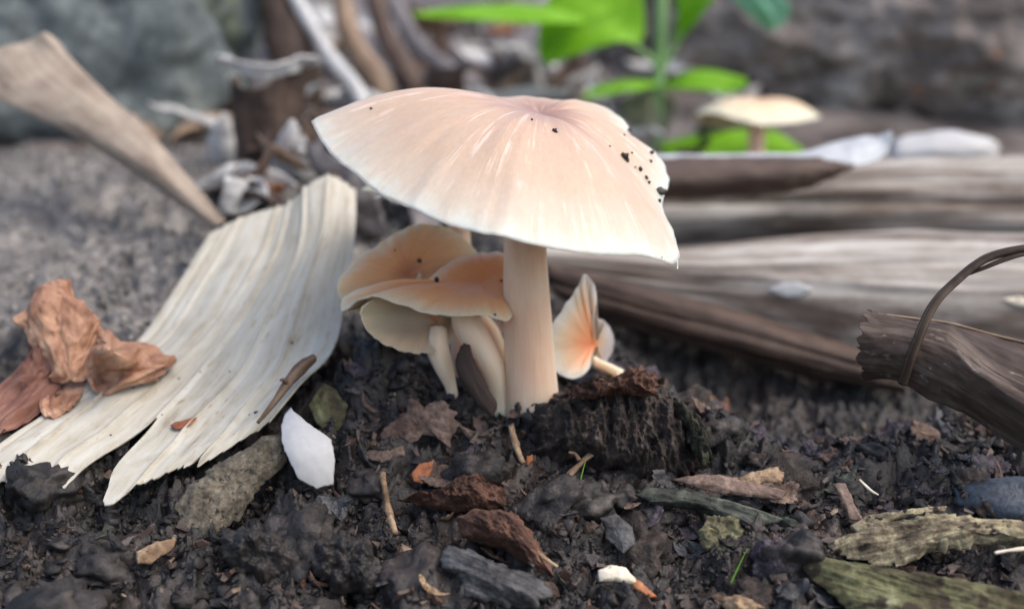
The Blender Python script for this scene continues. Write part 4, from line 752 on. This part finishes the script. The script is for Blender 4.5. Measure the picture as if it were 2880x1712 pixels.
# litter: dry leaves lying on the bank
def leaf_data(name, L, W, curl, bend, seed, mat):
    nu, nv = 13, 25; u = np.linspace(-1, 1, nu)[None, :]; v = np.linspace(0, 1, nv)[:, None]
    wd = W * np.sin(np.pi * np.clip(v, 0.02, 0.98) ** 0.8) ** 0.8
    x = u * wd + 0.15 * np.sin(v * 3 + seed); y = (v - 0.5) * L + 0 * u
    z = curl * wd * u * u + bend * (v - 0.5) ** 2 * 4 + 0.25 * fbm(np.stack([x * 0.9, y * 0.9, x * 0 + seed], -1), 3)
    A = np.stack([x, y, z], -1); V, F = solid_grid(A, 0.04)
    pc = np.stack([x, y, x * 0 + seed], -1).reshape(-1, 3)
    return mesh_data(name, V, F, mat, True, {'pc': np.concatenate([pc, pc])})
LM = ['litter_pale', 'litter_grey', 'litter_brown', 'litter_tan', 'litter_orange']
LT = ['whitish', 'grey', 'dark brown', 'tan', 'rusty orange']
leaves = [[leaf_data('dead_leaf', *a, s * 1.7 + i, M[mt]) for s, a in enumerate(((3.6, 0.8, 0.5, 0.5), (5.0, 0.6, 0.9, -0.5), (3.0, 1.0, 0.3, 0.8), (6.5, 0.35, 1.2, 0.4)))] for i, mt in enumerate(LM)]
lr = np.random.default_rng(5)
for k in range(230):
    y = 12 + 46 * lr.random() ** 1.3; hw = (y + 20) * 0.47
    x = lr.uniform(-hw, hw * 0.45)
    if x < -5 and y < 16: continue
    i = lr.choice(5, p=(0.42, 0.24, 0.16, 0.13, 0.05)); d = leaves[i][lr.integers(4)]
    o = bpy.data.objects.new('dead_leaf', d); COL.objects.link(o)
    sc = lr.uniform(0.5, 1.05) * (0.6 + 0.4 * (y > 20))
    o.location = Vector((x * S, y * S, (GH(x, y) + 0.25 + 0.5 * lr.random()) * S)); o.scale = (sc,) * 3
    o.rotation_euler = (lr.normal(0.25, 0.45), lr.normal(0, 0.5), lr.uniform(0, 6.28))
    tag(o, '%s dry leaf in the litter on the bank behind the mushrooms' % LT[i], 'dead leaf', '%s leaves of the litter' % LT[i])
for k in range(70):
    y = lr.uniform(7.5, 19); x = lr.uniform(-6.2, -0.6) * (y + 20) / 27
    i = lr.choice(5, p=(0.45, 0.28, 0.12, 0.13, 0.02)); d = leaves[i][lr.integers(3)]
    o = bpy.data.objects.new('dead_leaf', d); COL.objects.link(o); sc = lr.uniform(0.35, 0.7)
    o.location = Vector((x * S, y * S, (GH(x, y) + 0.2 + 0.7 * lr.random()) * S)); o.scale = (sc,) * 3
    o.rotation_euler = (lr.normal(0.4, 0.5), lr.normal(0, 0.5), lr.uniform(0, 6.28))
    tag(o, '%s dry leaf in the pile between pale strip and bark tube' % LT[i], 'dead leaf', '%s leaves of the near pile' % LT[i])
for q, (pts, r, mt, lab) in enumerate((([(880, 240, 17), (800, 130, 18), (740, 30, 19), (700, -60, 20)], 0.22, 'litter_pale', 'pale slanting stalk right of the torn bark tube'),
                         ([(930, 210, 21), (850, 80, 23), (830, -80, 24)], 0.38, 'litter_tan', 'upright tan stalk in the litter'),
                         ([(1000, 200, 24), (930, 60, 26), (905, -90, 27)], 0.40, 'litter_brown', 'upright dark brown stalk in the litter'),
                         ([(1120, 200, 26), (1010, 100, 28), (940, -40, 30)], 0.34, 'litter_grey', 'grey stalk slanting behind the brown one'),
                         ([(720, 140, 19), (690, 40, 20), (680, -80, 21)], 0.75, 'husk_dark', 'thick dark upright stump above the torn bark tube'))):
    p0 = P(*pts[0]); gz = float(g0(p0[0], p0[1])) - 0.2
    base = p0 * (1, 1, 0) + (0, 0, min(gz, p0[2]))
    t = thing('dry_stalk', lab, 'dry stalk', base)
    tube('stalk', [tuple(base)] + [tuple(P(*p)) for p in pts], [r] * (len(pts) + 1), M[mt], t, 14, 40, lambda th, s, R: 0.2 * R * fbm(np.stack([np.cos(th) * 2, np.sin(th) * 2, s * 0.4], -1), 3), px=False, up=(0, 1, 0))

# ------------------------------------------------------------------ small pieces: chips one by one, then crumbs
cr_ = np.random.default_rng(21)
def chip_data(i, mat):
    n = 9; a = np.sort(cr_.uniform(0, 6.28, n)); r = cr_.uniform(0.45, 1.0, n); el = cr_.uniform(0.35, 0.8)
    V, F = slab_mesh(np.stack([np.cos(a) * r, np.sin(a) * r * el, 0 * a], -1), (0, 0, 1), 0.22, 0.16, 14, 3, 2.2, 0.1, 0.15, i * 3.3, round_=6)
    return mesh_data('wood_chip', V, F, mat, False)
CM = (('darkslab', 'dark grey', .24), ('soil_lump', 'blackish', .22), ('redrot', 'reddish brown', .16), ('brownflake', 'greyish brown', .22), ('tan', 'light tan', .07), ('mossgreen', 'dull greenish', .09))
chips = [[chip_data(10 * i + k, M[c[0]]) for k in range(5)] for i, c in enumerate(CM)]
_my, _mx = np.meshgrid(np.arange(-5, 7, 0.05), np.arange(-14, 14, 0.05), indexing='ij')
mask = sst(-0.25, 0.45, fbm(np.stack([_mx * 0.9, _my * 1.1, _mx * 0 + 77], -1), 3)) * 0.93 + 0.07
def vis_xy():
    while True:
        y = cr_.uniform(-4.4, 5.5); x = cr_.uniform(-1, 1) * (y + 20) * 0.44
        if x < -1.5 and y > -1.0 + 0.25 * (x + 6): continue
        if x > 2.5 and y > 3.2: continue
        if abs(x - 0.25) < 0.42 and abs(y) < 0.40: continue
        if mask[int((y + 5) * 20), int((x + 14) * 20)] < cr_.random(): continue
        return x, y
for k in range(300):
    x, y = vis_xy(); i = cr_.choice(len(CM), p=[c[2] for c in CM])
    o = bpy.data.objects.new('wood_chip', chips[i][cr_.integers(5)]); COL.objects.link(o)
    sc = 0.10 + 0.42 * cr_.random() ** 2.2
    o.location = Vector((x * S, y * S, (GH(x, y) + 0.05) * S)); o.scale = (sc,) * 3
    o.rotation_euler = (cr_.normal(0.45, 0.4), cr_.normal(0, 0.4), cr_.uniform(0, 6.28))
    tag(o, 'small %s wood chip lying in the crumbly soil' % CM[i][1], 'wood chip', '%s chips in the soil' % CM[i][1])
def scatter(name, N, src, r0, r1, pw, mat, amp, seed, smooth, fn):
    V0, F0 = src; nV = len(V0); r = np.random.default_rng(seed); VV = np.empty((N, nV, 3))
    for k in range(N):
        x, y = fn(); s = r0 + (r1 - r0) * r.random() ** pw
        A = V0 * (1 + amp * r.normal(size=(nV, 1)) if nV < 20 else 1 + amp * fbm(V0 * 1.6 + k * 1.37, 3)[:, None]) * (r.uniform(0.35, 1.3, 3) * s)
        A = A @ np.linalg.qr(r.normal(size=(3, 3)))[0]
        VV[k] = A + (x, y, GH(x, y) + s * 0.25)
    F = (F0[None] + (np.arange(N) * nV)[:, None, None]).reshape(-1, 3)
    o = mk(name, VV.reshape(-1, 3), F, mat, None, smooth, loc=(0, 0, 0)); o['kind'] = 'stuff'
    return o
tag(scatter('soil_crumbs', 24000, I1, 0.012, 0.062, 2.4, M['crumb'], 0.22, 31, False, vis_xy), 'fine dark crumbs covering the slope of soil', 'soil crumbs')
tag(scatter('soil_clods', 700, I2, 0.06, 0.17, 2.2, M['soil_lump'], 0.6, 32, True, vis_xy), 'small dark lumps scattered over the slope of soil', 'soil lumps')
def flakes(N, seed):
    r = np.random.default_rng(seed); VV, FF, TT = [], [], []; k = 7; base = 0
    i = np.arange(k); j = (i + 1) % k
    F0 = np.concatenate([np.stack([i, j, np.full(k, 2 * k)], -1), np.stack([j + k, i + k, np.full(k, 2 * k + 1)], -1), np.stack([i + k, j + k, j], -1), np.stack([i + k, j, i], -1)])
    for q in range(N):
        x, y = vis_xy(); s = 0.035 + 0.20 * r.random() ** 3.0
        a = np.sort(r.uniform(0, 6.28, k)); rr = s * r.uniform(0.45, 1.1, k); el = r.uniform(0.35, 0.9); h = s * r.uniform(0.08, 0.35)
        top = np.stack([np.cos(a) * rr, np.sin(a) * rr * el, h * r.uniform(0.3, 1.2, k)], -1); bot = top * (0.9, 0.9, 0) - (0, 0, h * 0.4)
        A = np.concatenate([top, bot, [[0, 0, h * r.uniform(0.5, 1.8)], [0, 0, -h * 0.4]]])
        A = A @ np.array(Euler((r.normal(0.35, 0.55), r.normal(0, 0.55), r.uniform(0, 6.28))).to_matrix()).T
        VV.append(A + (x, y, GH(x, y) + s * 0.15)); FF.append(F0 + base); base += 2 * k + 2; TT.append(np.full(2 * k + 2, r.random()))
    m, t, b = newmat('flaky humus'); at = t.nodes.new('ShaderNodeAttribute'); at.attribute_name = 'tone'
    c = ramp(t, at.outputs['Fac'], [(0.0, lin((14, 14, 15))), (0.3, lin((32, 30, 32))), (0.5, lin((52, 44, 42))), (0.68, lin((76, 58, 49))), (0.82, lin((74, 66, 66))), (0.93, lin((104, 90, 80))), (1.0, lin((150, 132, 112)))])
    v = coords(t, 'obj', (1, 1, 1)); a = noise(t, v, 420, 6, 0.65); c = mix(t, 1.0, c, ramp(t, a, [(0.3, (0.5, 0.5, 0.5)), (0.7, (1.4, 1.4, 1.4))]), 'MULTIPLY')
    t.links.new(c, b.inputs['Base Color']); b.inputs['Roughness'].default_value = 0.6; bump(t, b, a, 0.8, 0.0006)
    o = mk('wood_fragments', np.concatenate(VV), np.concatenate(FF), m, None, False, {'tone': np.concatenate(TT)}, loc=(0, 0, 0)); o['kind'] = 'stuff'
    return o
kd = np.random.default_rng(61)
clod_src = []
for q in range(6):
    V = I4[0]; dd = 1 + 0.42 * fbm(V * 1.3 + q * 7.7, 5) + 0.10 * ridged(V * 3.0 + q, 2)
    clod_src.append(V * dd[:, None] * (1.0, 0.75, 0.55))
KM = (('soil_lump', 'black'), ('chunk', 'dark brown'), ('crumb', 'charcoal grey'))
clods = [[mesh_data('clod', v, I4[1], M[m_[0]], True) for v in clod_src[:4]] for m_ in KM]
for q in range(95):
    y = kd.uniform(-4.3, 3.0); x = kd.uniform(-1, 1) * (y + 20) * 0.43
    if (x < -1.5 and y > -1.2 + 0.25 * (x + 6)) or (abs(x - 0.2) < 1.2 and y > -0.9) or (x > 2.5 and y > 1.5): continue
    i = kd.integers(3); o = bpy.data.objects.new('clod', clods[i][kd.integers(4)]); COL.objects.link(o)
    sc = 0.22 + 0.6 * kd.random() ** 1.8; o.scale = (sc,) * 3; o.location = Vector((x * S, y * S, (GH(x, y) - 0.22 * sc) * S))
    o.rotation_euler = (kd.normal(0.3, 0.4), kd.normal(0, 0.4), kd.uniform(0, 6.28))
    tag(o, '%s lumpy soil clod sunk into the crumbly slope' % KM[i][1], 'clod', '%s clods in the slope' % KM[i][1])
PLM = (('brownflake', 'greyish brown'), ('purple', 'dark purplish'), ('darkslab', 'slate grey'))
def plate_data(i, mat):
    n = 11; a = np.sort(kd.uniform(0, 6.28, n)); r = kd.uniform(0.6, 1.0, n); el = kd.uniform(0.4, 0.75)
    V, F = slab_mesh(np.stack([np.cos(a) * r, np.sin(a) * r * el, 0 * a], -1), (0, 0, 1), 0.10, 0.16, 60, 9, 1.8, 0.12, 0.12, i * 5.1, round_=8)
    return mesh_data('bark_flake', V, F, mat, True)
plates = [[plate_data(4 * i + k, M[c[0]]) for k in range(4)] for i, c in enumerate(PLM)]
for q in range(120):
    y = kd.uniform(-4.2, 3.0); x = kd.uniform(-0.35, 1) * (y + 20) * 0.42
    if (abs(x - 0.2) < 1.3 and y > -1.0) or (x > 2.8 and y > 1.8): continue
    i = kd.integers(3); o = bpy.data.objects.new('bark_flake', plates[i][kd.integers(4)]); COL.objects.link(o)
    sc = kd.uniform(0.2, 0.58); o.scale = (sc,) * 3; o.location = Vector((x * S, y * S, (GH(x, y) + 0.06) * S))
    o.rotation_euler = (kd.normal(0.35, 0.3), kd.normal(0.1, 0.3), kd.normal(-0.3, 0.7))
    tag(o, 'thin %s bark flake bedded in the soil slope' % PLM[i][1], 'bark flake', '%s flakes in the slope' % PLM[i][1])
tag(flakes(5000, 41), 'tiny flaky wood fragments littering the slope of soil', 'wood fragments')
def bank_xy():
    while True:
        y = cr_.uniform(2.5, 15); x = cr_.uniform(-1, -0.12) * (y + 20) * 0.45
        if x < -2.8: return x, y
M['bankcrumb'] = rough_mat('grey bark crumbs', [(80, 79, 79), (116, 114, 112), (140, 137, 133), (166, 162, 156)], 70, 700, 0.85, 0.6)
tag(scatter('bark_crumbs', 3500, I1, 0.03, 0.13, 2.4, M['bankcrumb'], 0.25, 33, False, bank_xy), 'grey bark crumbs covering the left bank', 'bark crumbs')
